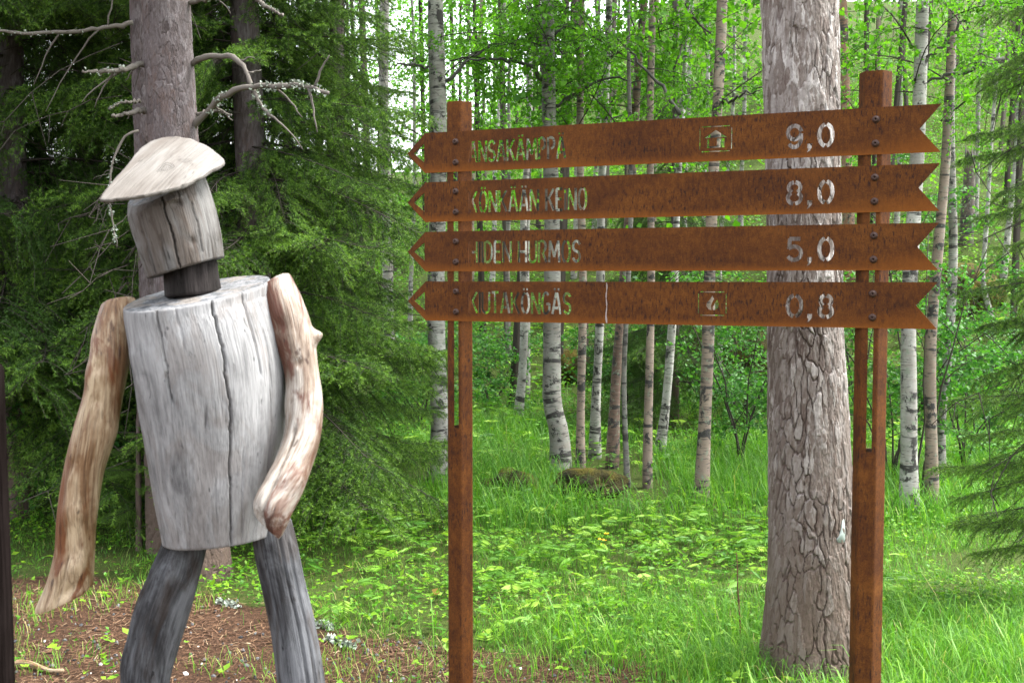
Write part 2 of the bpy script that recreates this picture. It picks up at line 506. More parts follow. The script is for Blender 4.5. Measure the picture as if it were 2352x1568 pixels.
# --- stencil letters: strokes in a box of height 1; arcs given as sampled points
def arc(cx, cy, rx, ry, a0, a1, n=9):
    return [(cx + rx * math.cos(math.radians(a0 + (a1 - a0) * i / (n - 1))), cy + ry * math.sin(math.radians(a0 + (a1 - a0) * i / (n - 1)))) for i in range(n)]
w = .46
GL = {
 'A': (.50, [[(.0, 0), (.22, 1)], [(.28, 1), (.50, 0)], [(.12, .28), (.33, .28)]]),
 'N': (.46, [[(0, 0), (0, 1)], [(.02, .98), (.44, .02)], [(.46, 0), (.46, 1)]]),
 'S': (.42, [arc(.21, .74, .20, .24, 20, 270) , arc(.21, .26, .20, .24, 90, -160)]),
 'K': (.46, [[(0, 0), (0, 1)], [(.10, .50), (.44, 1)], [(.16, .56), (.46, 0)]]),
 'M': (.60, [[(0, 0), (.05, 1)], [(.07, .98), (.30, .25)], [(.30, .25), (.53, .98)], [(.55, 1), (.60, 0)]]),
 'P': (.42, [[(0, 0), (0, 1)], [(.08, 1), (.20, 1)] + arc(.20, .74, .20, .26, 90, -90)]),
 'R': (.44, [[(0, 0), (0, 1)], [(.08, 1), (.20, 1)] + arc(.20, .75, .20, .25, 90, -70), [(.22, .46), (.44, 0)]]),
 'O': (.46, [arc(.23, .5, .22, .5, 102, 258, 13), arc(.23, .5, .22, .5, 78, -78, 13)]),
 'E': (.36, [[(0, 0), (0, 1)], [(0, 1), (.36, 1)], [(0, .52), (.30, .52)], [(0, 0), (.36, 0)]]),
 'I': (.0, [[(0, 0), (0, 1)]]),
 'H': (.44, [[(0, 0), (0, 1)], [(.44, 0), (.44, 1)], [(0, .5), (.44, .5)]]),
 'D': (.44, [[(0, 0), (0, 1)], [(.09, 1), (.16, 1)] + arc(.16, .5, .27, .5, 90, -90, 13) + [(.09, 0)]]),
 'U': (.44, [[(0, 1), (0, .24)] + arc(.22, .24, .22, .24, 180, 360) + [(.44, 1)]]),
 'T': (.42, [[(0, 1), (.42, 1)], [(.21, 0), (.21, 1)]]),
 'G': (.46, [arc(.23, .5, .22, .5, 50, 290, 15) + [(.44, .2), (.44, .46), (.26, .46)]]),
 '0': (.50, [arc(.25, .5, .25, .5, 102, 258, 13), arc(.25, .5, .25, .5, 78, -78, 13)]),
 '9': (.50, [arc(.25, .68, .24, .32, 10, 340, 15), [(.49, .62)] + arc(.25, .42, .24, .42, 20, -140, 11)]),
 '8': (.50, [arc(.25, .75, .21, .25, 102, 236, 9), arc(.25, .75, .21, .25, 78, -56, 9), arc(.25, .26, .24, .27, 126, 258, 9), arc(.25, .26, .24, .27, 54, -78, 9)]),
 '5': (.50, [[(.44, 1), (.08, 1), (.05, .55)], [(.05, .55)] + arc(.24, .32, .25, .32, 120, -150, 13)]),
 ',': (.12, [[(.10, .10), (.02, -.14)]]),
 ' ': (.16, []),
}
def stroke_quads(pts, t):
    out = []
    for (a, b) in zip(pts[:-1], pts[1:]):
        dx, dy = b[0] - a[0], b[1] - a[1]
        L = math.hypot(dx, dy)
        if L < 1e-6: continue
        ex, ey = dx / L * t * .25, dy / L * t * .25
        nx, ny = -dy / L * t, dx / L * t
        out.append([(a[0] - ex - nx, a[1] - ey - ny), (b[0] + ex - nx, b[1] + ey - ny), (b[0] + ex + nx, b[1] + ey + ny), (a[0] - ex + nx, a[1] - ey + ny)])
    return out

def text_holes(txt, u0, u1, zb, H, t):
    """polygons for a word spanning u0..u1 with its baseline at zb and cap height H"""
    gap = .17
    base = {'Ä': 'A', 'Ö': 'O'}
    tot = 0
    for ch in txt: tot += GL[base.get(ch, ch)][0] + gap
    tot -= gap
    sx = (u1 - u0) / tot
    holes, x = [], u0
    for ch in txt:
        wch, strokes = GL[base.get(ch, ch)]
        for st in strokes:
            holes += stroke_quads([(x + p[0] * sx, zb + p[1] * H) for p in st], t)
        if ch in base:
            for k in (.28, .72):
                cx_, cz_ = x + wch * sx * k, zb + 1.16 * H
                holes.append([(cx_ - t * .8, cz_ - t * .8), (cx_ + t * .8, cz_ - t * .8), (cx_ + t * .8, cz_ + t * .8), (cx_ - t * .8, cz_ + t * .8)])
        x += (wch + gap) * sx
    return holes

def rect(u0, z0, u1, z1_):
    a, b = min(u0, u1), max(u0, u1); c, d = min(z0, z1_), max(z0, z1_)
    return [(a, c), (b, c), (b, d), (a, d)]

def frame_slots(c0, c1, t=.0016):
    """thin slots round an icon, bridged at the corners"""
    (ua, za), (ub, zb) = c0, c1
    zt, zl = max(za, zb), min(za, zb); g_ = .006
    return [rect(ua + g_, zt - t, ub - g_, zt + t), rect(ua + g_, zl - t, ub - g_, zl + t),
            rect(ua - t, zl + g_, ua + t, zt - g_), rect(ub - t, zl + g_, ub + t, zt - g_)]

def cut_plate(outline, holes, zlo, zhi, thick=.004):
    verts, faces = [], []
    for poly in [outline] + holes:
        area = sum(poly[i][0] * poly[(i + 1) % len(poly)][1] - poly[(i + 1) % len(poly)][0] * poly[i][1] for i in range(len(poly)))
        if area < 0: poly = poly[::-1]
        faces.append(list(range(len(verts), len(verts) + len(poly))))
        verts += [Vector(p) for p in poly]
    r = geometry.delaunay_2d_cdt(verts, [], faces, 1, 1e-6)
    V2, F2, OF = r[0], r[2], r[5]
    keep = [f for f, of in zip(F2, OF) if list(of) == [0]]
    bm = bmesh.new()
    nv = len(V2)
    fr = [bm.verts.new(sign_pt(v.x, v.y, 0)) for v in V2]
    bk = [bm.verts.new(sign_pt(v.x, v.y, -thick)) for v in V2]
    cnt = {}
    for f in keep:
        for a, b in zip(f, f[1:] + f[:1]):
            cnt[(a, b)] = cnt.get((a, b), 0) + 1
        bm.faces.new([fr[i] for i in f])
        bm.faces.new([bk[i] for i in reversed(f)])
    for (a, b) in cnt:
        if (b, a) not in cnt:
            bm.faces.new([fr[b], fr[a], bk[a], bk[b]])
    lc = [(v.x, v.y, 0) for v in V2] * 2
    eg = [(1 - sstep(0, .022, v.y - zlo)) for v in V2] * 2
    used = [bool(v.link_faces) for v in bm.verts]
    me = bpy.data.meshes.new('arrow_plate')
    bm.normal_update()
    bmesh.ops.recalc_face_normals(bm, faces=bm.faces[:])
    bm.to_mesh(me); bm.free()
    a = me.attributes.new('lc', 'FLOAT_VECTOR', 'POINT'); a.data.foreach_set('vector', np.array(lc, np.float32).ravel())
    a = me.attributes.new('edge', 'FLOAT', 'POINT'); a.data.foreach_set('value', np.array(eg, np.float32))
    me.materials.append(M['rust'])
    return me

PLATES = [
  dict(L=(977, 306, 395), R=(2163, 238, 352), tip=(935, 352), notch=(2113, 300), txt='ANSAKÄMPPÄ', tx=((452, 545), (1015, 520)), num='9,0', ny=(395, 522),
       label='topmost rusty arrow plate cut with a house symbol and 9,0'),
  dict(L=(977, 418, 508), R=(2159, 376, 487), tip=(935, 465), notch=(2110, 430), txt='KÖNKÄÄN KEINO', tx=((455, 842), (1140, 828)), num='8,0', ny=(702, 827),
       label='second rusty arrow plate from the top cut with two words and 8,0'),
  dict(L=(977, 532, 622), R=(2158, 512, 622), tip=(937, 578), notch=(2107, 572), txt='HIIDEN HURMOS', tx=((455, 1138), (1103, 1136)), num='5,0', ny=(1006, 1131),
       label='third rusty arrow plate from the top cut with two words and 5,0'),
  dict(L=(977, 647, 735), R=(2154, 647, 757), tip=(938, 692), notch=(2103, 703), txt='KIUTAKÖNGÄS', tx=((455, 1432), (1047, 1438)), num='0,8', ny=(1308, 1434),
       label='lowest rusty arrow plate with a flame symbol, 0,8 and a white streak'),
]
u_left = np.mean([pl(p['L'][0], p['L'][1])[0] for p in PLATES])
u_right = np.mean([pl(p['R'][0], p['R'][1])[0] for p in PLATES])
u_tip = np.mean([pl(*p['tip'])[0] for p in PLATES])
u_notch = np.mean([pl(*p['notch'])[0] for p in PLATES])
UPL, UPR = pl(1056, 637)[0], pl(2004, 637)[0]
bolt_me = None
def make_bolt():
    prof = [(0, .0005), (.0030, .0005), (.0030, .0075), (.0046, .0088), (.0078, .0080), (.0092, .0055), (.0094, 0.0), (.0122, 0.0), (.0122, -.0022)]
    prof = [(r, h + .0022) for r, h in prof]
    seg = 18; V, Fq = [], []
    for r, h in prof:
        for k in range(seg):
            a = 2 * math.pi * k / seg
            V.append(U * (r * math.cos(a)) + VUP * (r * math.sin(a)) + NN * h)
    for i in range(len(prof) - 1):
        for k in range(seg):
            Fq.append((i * seg + k, i * seg + (k + 1) % seg, (i + 1) * seg + (k + 1) % seg, (i + 1) * seg + k))
    V = np.array([list(v) for v in V])
    return np_mesh('bolt', V, [np.array(Fq)], [M['bolt']], {'lc': V, 'edge': np.zeros(len(V))})
t_ = NT('dark_bolt_steel'); M['bolt'] = t_.finish((.040, .020, .014), .5, .25)
bolt_me = make_bolt()

for k, p in enumerate(PLATES):
    zt = np.mean([pl(p['L'][0], p['L'][1])[1], pl(p['R'][0], p['R'][1])[1]])
    zb = np.mean([pl(p['L'][0], p['L'][2])[1], pl(p['R'][0], p['R'][2])[1]])
    zm = (zt + zb) / 2
    outline = [(u_tip, zm), (u_left, zb), (u_right, zb), (u_notch, zm), (u_right, zt), (u_left, zt)]
    H = zt - zb
    holes = [[(u_tip + .027, zm), (u_left - .008 + .004, zm - .036), (u_left + .004 - .008, zm + .036)]]
    (ua, za), (ub, zb2) = pl(*z1(*p['tx'][0])), pl(*z1(*p['tx'][1]))
    holes += text_holes(p['txt'], ua, ub, zm - .042, .076, .0050)
    (ua, za), (ub, zb2) = pl(*z2(660, p['ny'][0])), pl(*z2(900, p['ny'][1]))
    # three characters laid out as in the photo: digit, comma, digit
    H3 = .070
    base_z = zm - .040
    span = ub - ua
    holes += text_holes(p['num'][0], ua, ua + span * .31, base_z, H3, .0067)
    holes += [[(ua + span * .50 + a, base_z + b) for a, b in ((-.008, .009), (-.008, -.006), (-.004, -.006), (-.009, -.020), (.0, -.014), (.007, -.004), (.008, .009))]]
    holes += text_holes(p['num'][2], ua + span * .71, ub, base_z, H3, .0067)
    if k == 0:
        c0, c1 = pl(*z2(186, 398)), pl(*z2(355, 562))
        holes += frame_slots((c0[0], zm + .042), (c1[0], zm - .042))
        um = (c0[0] + c1[0]) / 2; q = (c1[0] - c0[0])
        holes.append([(um, zm + .030), (um - q * .36, zm + .004), (um + q * .36, zm + .004)])
        holes.append(rect(um - q * .27, zm - .001, um - q * .21, zm - .030))
        holes.append(rect(um - q * .21, zm - .0245, um + .004, zm - .030))
        holes.append(rect(um + .004, zm + .001, um + q * .28, zm - .030))
    if k == 3:
        c0, c1 = pl(*z2(178, 1292)), pl(*z2(326, 1436))
        holes += frame_slots((c0[0], zm + .040), (c1[0], zm - .040))
        um = (c0[0] + c1[0]) / 2
        fl = [(0, .028), (.006, .016), (.004, .010), (.016, .014), (.022, 0), (.021, -.012), (.013, -.020), (0, -.023), (-.013, -.019), (-.021, -.008), (-.019, .004), (-.010, .012), (-.006, .018)]
        tong = [(.002, .006), (.010, -.004), (.007, -.015), (.001, -.018)]
        left = [(x, y) for x, y in fl if x <= 0.004] + []
        holes.append([(um + x, zm + y) for x, y in [(0, .028), (.006, .016), (.0, .004), (-.004, -.006), (-.002, -.023), (-.013, -.019), (-.021, -.008), (-.019, .004), (-.010, .012), (-.006, .018)]])
        holes.append([(um + x, zm + y) for x, y in [(.010, .004), (.017, .014), (.022, 0), (.021, -.012), (.013, -.020), (.002, -.0225), (.001, -.012), (.006, -.004)]])
    me = cut_plate(outline, holes, zb, zt)
    o = link('arrow_plate', me, sign_root)
    o['label'] = p['label']
    for uu in (UPL - .016, UPR + .002):
        for dz in (.037, -.040):
            link('bolt', bolt_me, o, sign_pt(uu, zm + dz, 0.0))
    if k == 3:                                       # white bird dropping run down the plate
        us = pl(1393, 690)[0]
        n = 16; V, Fq = [], []
        for i in range(n):
            z = zt - .003 - (H - .005) * i / (n - 1)
            wd = .0010 + .0014 * abs(math.sin(i * 2.1)) + (.001 if i > 11 else 0)
            off = .0015 * math.sin(i * .9)
            V += [sign_pt(us + off - wd, z, .0006), sign_pt(us + off, z, .0022), sign_pt(us + off + wd, z, .0006)]
        for i in range(n - 1):
            Fq += [(3 * i, 3 * i + 3, 3 * i + 4, 3 * i + 1), (3 * i + 1, 3 * i + 4, 3 * i + 5, 3 * i + 2)]
        M['dropping'] = NT('dried_dropping').finish((.26, .21, .19), .8, .2)
        so = link('dropping_streak', np_mesh('dropping_streak', np.array([list(v) for v in V]), [np.array(Fq)], [M['dropping']]), o)
        so['label'] = 'white dried streak running down the plate'

# --- posts: hexagonal steel tubes slotted through between the plates and knee height
def clip(poly, n, d):
    out = []
    for a, b in zip(poly, poly[1:] + poly[:1]):
        da, db = a[0] * n[0] + a[1] * n[1] - d, b[0] * n[0] + b[1] * n[1] - d
        if da <= 0: out.append(a)
        if (da < 0 < db) or (db < 0 < da):
            t = da / (da - db)
            out.append((a[0] + (b[0] - a[0]) * t, a[1] + (b[1] - a[1]) * t))
    return out

def make_post(uc, px, ztop, zslot0, zslot1, soff, swid, label):
    R = .0535
    ang_n = math.atan2(NN.y, NN.x)
    hexa = []
    for k in range(6):
        a = ang_n + math.radians(30 + 60 * k)
        a0 = ang_n + math.radians(30 + 60 * (k - 1)); a1 = ang_n + math.radians(30 + 60 * (k + 1))
        c = (R * math.cos(a), R * math.sin(a)); pr = (R * math.cos(a0), R * math.sin(a0)); nx = (R * math.cos(a1), R * math.sin(a1))
        for q, f in ((pr, .12), (pr, .04), (nx, .04), (nx, .12)):     # rounded corners
            hx = c[0] + (q[0] - c[0]) * f; hy = c[1] + (q[1] - c[1]) * f
            if f == .04: hx, hy = hx * .985, hy * .985
            hexa.append((hx, hy))
    ctr = SO + U * uc - NN * (.004 + R * .866 + .001)
    for _ in range(8):                              # slide along the plates until it stands where the photo has it
        uc -= (CX + F * ctr.x / (ctr.y * math.cos(PITCH)) - px) * ctr.y / F / U.x * .8
        ctr = SO + U * uc - NN * (.004 + R * .866 + .001)
    vd = Vector((ctr.x, ctr.y)).normalized()            # slot runs along this horizontal direction
    pn = (vd.y, -vd.x)                                  # to the right of it
    left = clip(hexa, pn, soff - swid / 2)
    right = clip(hexa, (-pn[0], -pn[1]), -(soff + swid / 2))
    zg = tz(ctr.x, ctr.y) - .3
    bm = bmesh.new()
    def prism(poly, za, zb):
        lo = [bm.verts.new((ctr.x + x - SB.x, ctr.y + y - SB.y, za - SB.z)) for x, y in poly]
        hi = [bm.verts.new((ctr.x + x - SB.x, ctr.y + y - SB.y, zb - SB.z)) for x, y in poly]
        n = len(poly)
        for i in range(n):
            bm.faces.new([lo[i], lo[(i + 1) % n], hi[(i + 1) % n], hi[i]])
        bm.faces.new(hi); bm.faces.new(lo[::-1])
    prism(hexa, zg, zslot0)
    prism(left, zslot0, zslot1); prism(right, zslot0, zslot1)
    prism(hexa, zslot1, ztop)
    bmesh.ops.recalc_face_normals(bm, faces=bm.faces[:])
    me = bpy.data.meshes.new('post'); bm.to_mesh(me); bm.free()
    co = np.zeros(len(me.vertices) * 3, np.float32); me.vertices.foreach_get('co', co)
    a = me.attributes.new('lc', 'FLOAT_VECTOR', 'POINT'); a.data.foreach_set('vector', (co.reshape(-1, 3)[:, [0, 2, 1]] + uc).astype(np.float32).ravel())
    me.materials.append(M['rust'])
    o = link('post', me, sign_root)
    o['label'] = label
zs0 = 1.6 - 348 * plane_depth(1056) / F
make_post(UPL, 1056, at(1056, 231, plane_depth(1056)).z, zs0, at(1056, 345, plane_depth(1056)).z, -.014, .0165, 'slotted hexagonal post at the arrow tips')
make_post(UPR, 2003, at(2008, 161, plane_depth(2004)).z, zs0, at(1056, 345, plane_depth(1056)).z, -.001, .0175, 'slotted hexagonal post at the notched ends')

# ------------------------------------------------------------------ the log figure
M['wood_grey'] = wood_mat('weathered_grey_log', (0.0656, 0.0640, 0.0640), (0.1520, 0.1496, 0.1496), (0.2440, 0.2416, 0.2400), (0.1120, 0.0832, 0.0656), .3, 3.0, 55, .62, fibre=.6)
M['wood_head'] = wood_mat('weathered_head_log', (0.0224, 0.0206, 0.0189), (0.0585, 0.0542, 0.0499), (0.1290, 0.1247, 0.1195), (0.0473, 0.0292, 0.0181), .55, 2.6, 40, .6, fibre=.6)
M['wood_neck'] = wood_mat('dark_neck_block', (.006, .005, .0045), (.012, .010, .009), (.024, .020, .019))
M['wood_post'] = wood_mat('tarred_post', (.004, .003, .0028), (.006, .0045, .004), (.010, .0075, .007), rough=1.0, spec=.0)
M['wood_hat'] = wood_mat('pale_slab', (0.0861, 0.0754, 0.0656), (0.1230, 0.1123, 0.1009), (0.1599, 0.1501, 0.1378), (0.0697, 0.0541, 0.0426), .45, 4, 20, .6, fibre=.35)
M['wood_tan'] = wood_mat('barked_tan_limb', (0.0425, 0.0179, 0.0076), (0.1530, 0.0850, 0.0408), (0.3400, 0.2592, 0.1658), (0.1020, 0.0289, 0.0051), .9, 2.6, 15, .5, .5, .35)
M['wood_pale'] = wood_mat('barked_pale_limb', (0.0638, 0.0323, 0.0187), (0.1700, 0.1275, 0.0952), (0.3230, 0.2975, 0.2635), (0.0680, 0.0204, 0.0102), .9, 2.4, 15, .5, .55, .3)
M['wood_leg'] = wood_mat('shaded_grey_limb', (.009, .0086, .0086), (.033, .033, .035), (.105, .108, .115), (.028, .018, .012), .5, 2.4, 34, .65, fibre=.6)  # grey wood, darkened: the shade on the legs is put into its colour
M['endgrain'] = wood_mat('grey_end_grain', (.025, .026, .029), (.062, .066, .072), (.17, .172, .176), (.2, .165, .13), .5, 26)

MAN_Y = 3.05
mb = at(510, 1235, MAN_Y); MAN = thing('log_figure', 'walking figure built of weathered logs with a slab hat', 'wooden figure', (mb.x, mb.y, tz(mb.x, mb.y)))
MANB = Vector(MAN.location)

def log(name, pts, nl=80, seg=96, cracks=(), cut0=(0, 0), cut1=(0, 0), bump=.012, mat='wood_grey', capmat=None, seed=0, flat=1.0, rnd=.006, knots=(), twist=0.0, label=None, spin=0.0):
    """pts: (px, py, width_px, depth offset); a log lofted along them; cracks: (angle deg, width deg, depth m, s0, s1)"""
    rows = []
    for q in pts:
        Y = MAN_Y + (q[3] if len(q) > 3 else 0)
        p = at(q[0], q[1], Y) - MANB
        rows.append((*p, q[2] * Y / F / 2))
    R = resample(rows, nl)
    P, rad = R[:, :3], R[:, 3]
    T, E1, E2 = frames(P)
    th = np.linspace(0, 2 * np.pi, seg, endpoint=False)
    s = np.concatenate([[0], np.cumsum(np.linalg.norm(np.diff(P, axis=0), axis=1))]); L = s[-1]
    TH, SS = np.meshgrid(th, s)
    cx, cyy = np.cos(TH), np.sin(TH)
    rr = rad[:, None] * (1 + bump * 2 * (vnoise(cx * 1.6 + seed * 7, SS * 5 + cyy * 1.6, seed) - .5) + bump * 1.0 * (vnoise(cx * 4 + 3, SS * 12 + cyy * 4, seed + 1) - .5))
    rr += .0014 * (vnoise(TH * 14 / (2 * np.pi) * 3, SS * 3, seed + 5) - .5)
    e = np.minimum(SS, L - SS)                                   # eased ends
    rr -= rnd * np.clip(1 - e / (rnd * 1.2), 0, 1) ** 2
    for (a, wd, dp, s0, s1) in cracks:
        u = SS / L
        wob = 2.2 * (vnoise(u * 9, 0 * u + a, seed + 9) - .5) + .9 * (vnoise(u * 40, 0 * u + a, seed + 9) - .5)
        da = (np.degrees(TH) - a - wob - twist * u * 57 + 180) % 360 - 180
        m = sstep(s0 - .01, s0 + .03, u) * sstep(s1 + .01, s1 - .03, u)
        rr -= dp * m * np.clip(1 - np.abs(da) / wd, 0, 1)
    for (a, u0, r0, hgt) in knots:
        da = np.radians((np.degrees(TH) - a + 180) % 360 - 180) * rad[:, None]
        d2 = (da ** 2 + (SS - u0 * L) ** 2) / r0 ** 2
        rr += hgt * np.exp(-d2)
    off0 = (cut0[0] * cx + cut0[1] * cyy) * np.clip(1 - SS / (.30 * L), 0, 1)
    off1 = (cut1[0] * cx + cut1[1] * cyy) * np.clip(1 - (L - SS) / (.30 * L), 0, 1)
    V = P[:, None, :] + rr[..., None] * (cx[..., None] * E1[:, None] + flat * cyy[..., None] * E2[:, None]) + (off0 + off1)[..., None] * T[:, None]
    LC = np.stack([rr * np.cos(TH + spin * SS), rr * np.sin(TH + spin * SS), SS + seed], -1)
    V = V.reshape(-1, 3); LC = LC.reshape(-1, 3)
    i = np.arange(nl - 1)[:, None] * seg; j = np.arange(seg)[None]; j2 = (j + 1) % seg
    Q = np.stack([i + j, i + j2, i + seg + j2, i + seg + j], -1).reshape(-1, 4)
    caps, capq = [], []
    for base, end in ((0, 0), ((nl - 1) * seg, 1)):
        ring = V[base:base + seg]; c = ring.mean(0)
        prev = base + np.arange(seg)
        lcr = LC[base:base + seg]
        for f in (.66, .33):
            nb = len(V)
            V = np.vstack([V, c + (ring - c) * f])
            LC = np.vstack([LC, lcr * [f, f, 1] + [0, 0, 0]])
            cur = nb + np.arange(seg)
            q = np.stack([prev, np.roll(prev, -1), np.roll(cur, -1), cur], -1)
            capq.append(q if end else q[:, ::-1]); prev = cur
        V = np.vstack([V, c]); LC = np.vstack([LC, [0, 0, lcr[0, 2]]])
        tri = np.stack([prev, np.roll(prev, -1), np.full(seg, len(V) - 1)], -1)
        caps.append(tri if end else tri[:, ::-1])
    fm = np.concatenate([np.zeros(len(Q)), np.ones(sum(len(q) for q in capq)), np.ones(2 * seg)])
    Q = np.vstack([Q] + capq)
    me = np_mesh(name, V, [Q[:, ::-1], np.vstack(caps)[:, ::-1]], [M[mat], M[capmat or mat]], {'lc': LC}, fm)
    sharp = np.zeros(len(me.edges), bool)
    ev = np.zeros(len(me.edges) * 2, np.int32); me.edges.foreach_get('vertices', ev); ev = ev.reshape(-1, 2)
    for base in (0, (nl - 1) * seg):
        sharp |= ((ev >= base) & (ev < base + seg)).all(1)
    a = me.attributes.new('sharp_edge', 'BOOLEAN', 'EDGE'); a.data.foreach_set('value', sharp)
    o = link(name, me, MAN)
    if label: o['label'] = label
    return o

log('torso', [(453, 672, 330), (455, 705, 334), (468, 765, 347), (483, 830, 350), (495, 955, 334), (499, 1080, 303), (503, 1184, 274), (504, 1234, 258)], nl=170, seg=440,
    cracks=[(66, .95, .034, 0.0, 1.0), (108, 1.1, .03, 0.0, .42), (128, .9, .006, .3, .8), (40, .9, .012, .0, .35), (84, .9, .010, .44, .53), (92, .8, .006, .0, .2), (140, .8, .006, .55, 1), (55, .8, .005, .6, 1), (78, .8, .004, .7, .95), (118, .8, .006, .7, 1), (150, .8, .006, 0, .5), (30, .9, .008, .2, .9)],
    cut0=(-.024, .034), cut1=(-.012, .0), bump=.012, rnd=.003, mat='wood_grey', capmat='endgrain', seed=1, flat=.92)
log('neck', [(438, 596, 116), (440, 640, 122), (444, 678, 128)], nl=20, seg=48, cracks=[(100, 4, .01, 0, 1), (60, 3, .008, 0, 1)], mat='wood_neck', seed=2, bump=.03)
log('head', [(379, 424, 176), (392, 480, 192), (410, 545, 190), (427, 616, 178)], nl=90, seg=320,
    cracks=[(82, 1.5, .025, 0, 1.0), (60, 1.2, .008, .0, .35), (120, 1.2, .004, .5, 1), (98, 1.2, .006, .6, 1), (45, 1.2, .006, .3, .9)], cut0=(-.02, .045), knots=[(66, .28, .014, -.012), (70, .20, .02, .008), (140, .7, .02, .006), (58, .75, .012, -.006)], cut1=(-.007, .004), mat='wood_head', capmat='endgrain', seed=3, bump=.010, rnd=.003)
# a pale scar where a twig was torn from the face
log('arm', [(274, 692, 72, .06), (267, 725, 80, .04), (259, 775, 92, .02), (252, 830, 88), (238, 905, 86), (220, 980, 94), (192, 1080, 88), (177, 1184, 88), (170, 1270, 86), (158, 1335, 98), (147, 1376, 110)], nl=110, seg=72,
    cracks=[(60, 5, .012, .82, 1.0), (95, 3, .006, .3, .6)], cut0=(-.012, .01), cut1=(-.05, .01), bump=.05, spin=2.6, rnd=.003, mat='wood_tan', seed=4, twist=.5,
    knots=[(70, .88, .03, .012), (20, .42, .03, .006), (150, .25, .04, .006), (80, .70, .03, .008), (100, .22, .015, -.008), (85, .33, .012, -.006), (110, .55, .02, -.005), (60, .96, .018, -.014)], label='long tan limb hanging as an arm')
log('arm', [(632, 648, 76, .03), (648, 695, 90, 0), (674, 770, 92, -.02), (693, 850, 78, -.04), (702, 925, 80, -.06), (695, 1000, 82, -.09), (672, 1070, 86, -.13), (646, 1128, 92, -.17), (623, 1176, 88, -.2), (620, 1218, 50, -.21)], nl=110, seg=72,
    cracks=[(112, 7, .016, .60, 1.0)], cut0=(-.01, .01), cut1=(.02, .0), bump=.05, spin=-2.2, rnd=.003, mat='wood_pale', seed=5, knots=[(5, .26, .016, .024), (60, .8, .04, .008), (180, .5, .05, .008), (120, .18, .02, -.008), (95, .35, .012, -.006), (130, .97, .014, -.016)],
    label='crooked pale limb bent across the torso as an arm')
log('leg', [(428, 1215, 96), (420, 1262, 104), (398, 1325, 116), (372, 1400, 122), (350, 1480, 116), (335, 1568, 106), (322, 1680, 104), (312, 1820, 106), (306, 2010, 112)], nl=110, seg=64,
    cracks=[(75, 4, .008, .1, .5), (120, 3, .008, .3, .8)], bump=.06, mat='wood_leg', seed=6, knots=[(90, .12, .03, .008), (160, .4, .05, .008)], label='bent grey limb stepping forward as a leg')
log('leg', [(622, 1195, 92), (634, 1260, 100), (650, 1340, 100), (672, 1440, 104), (692, 1568, 108), (708, 1700, 110), (722, 1850, 112), (738, 2010, 116)], nl=110, seg=96,
    cracks=[(62, 4, .014, 0, 1.0), (38, 4, .012, 0.05, .9), (110, 2, .006, 0, .6)], bump=.035, mat='wood_leg', seed=8, label='straight dark split log as a leg')

# the hat: a domed slab with a wandering sawn edge
def make_hat():
    edge = [(228, 457), (252, 424), (290, 382), (318, 346), (344, 326), (374, 316), (408, 314), (440, 320), (472, 334), (498, 352), (515, 371), (505, 381), (486, 389),
            (470, 401), (448, 412), (426, 423), (402, 431), (372, 438), (338, 446), (300, 452), (262, 456), (240, 460)]
    n = 96
    E = resample([(x, y, 0) for x, y in edge + [edge[0]]], n + 1)[:-1]
    cx0, cy0 = 385, 392
    Vt, LCt = [], []
    rings = [1.0, .97, .88, .74, .56, .36, .16]
    rng = np.random.default_rng(4)
    def depth(x, y):
        f = np.clip((y - 316) / 142.0, 0, 1)
        return MAN_Y + .12 - .36 * f
    nrm = Vector((-.06, -.62, .78)).normalized()
    for side in (1, -1):
        for f in rings:
            for (x, y, _) in E:
                jx = x + rng.normal(0, .5) * (f > .98); jy = y + rng.normal(0, .7) * (f > .98)
                px, py = cx0 + (jx - cx0) * f, cy0 + (jy - cy0) * f
                p = at(px, py, depth(px, py)) - MANB
                dome = .009 * (1 - f * f)
                off = (dome if side == 1 else dome - .012 * min(1, (1.02 - f) * 8 + .6))
                if f == 1.0: off = .0 if side == 1 else -.008
                Vt.append(p + nrm * off); LCt.append(((px * .66 + py * .75) * .0012, off * .3, (px * .75 - py * .66) * .0012 + .4 * side))
        c = at(cx0, cy0, depth(cx0, cy0)) - MANB
        Vt.append(c + nrm * (.009 if side == 1 else -.003)); LCt.append((0, 0, 1))
    m = len(rings) * n + 1
    Q, Tr = [], []
    j = np.arange(n); j2 = (j + 1) % n
    for sd in (0, 1):
        b0 = sd * m
        for r in range(len(rings) - 1):
            q = np.stack([b0 + r * n + j, b0 + r * n + j2, b0 + (r + 1) * n + j2, b0 + (r + 1) * n + j], -1)
            Q.append(q if sd else q[:, ::-1])
        t = np.stack([b0 + (len(rings) - 1) * n + j, b0 + (len(rings) - 1) * n + j2, np.full(n, b0 + m - 1)], -1)
        Tr.append(t if sd else t[:, ::-1])
    Q.append(np.stack([j, j2, m + j2, m + j], -1))
    me = np_mesh('hat', np.array([list(v) for v in Vt]), [np.vstack(Q), np.vstack(Tr)], [M['wood_hat']], {'lc': np.array(LCt)})
    bm = bmesh.new(); bm.from_mesh(me); bmesh.ops.recalc_face_normals(bm, faces=bm.faces[:]); bm.to_mesh(me); bm.free()
    o = link('hat', me, MAN)
    o['label'] = 'pale domed wood slab worn as a hat'
make_hat()

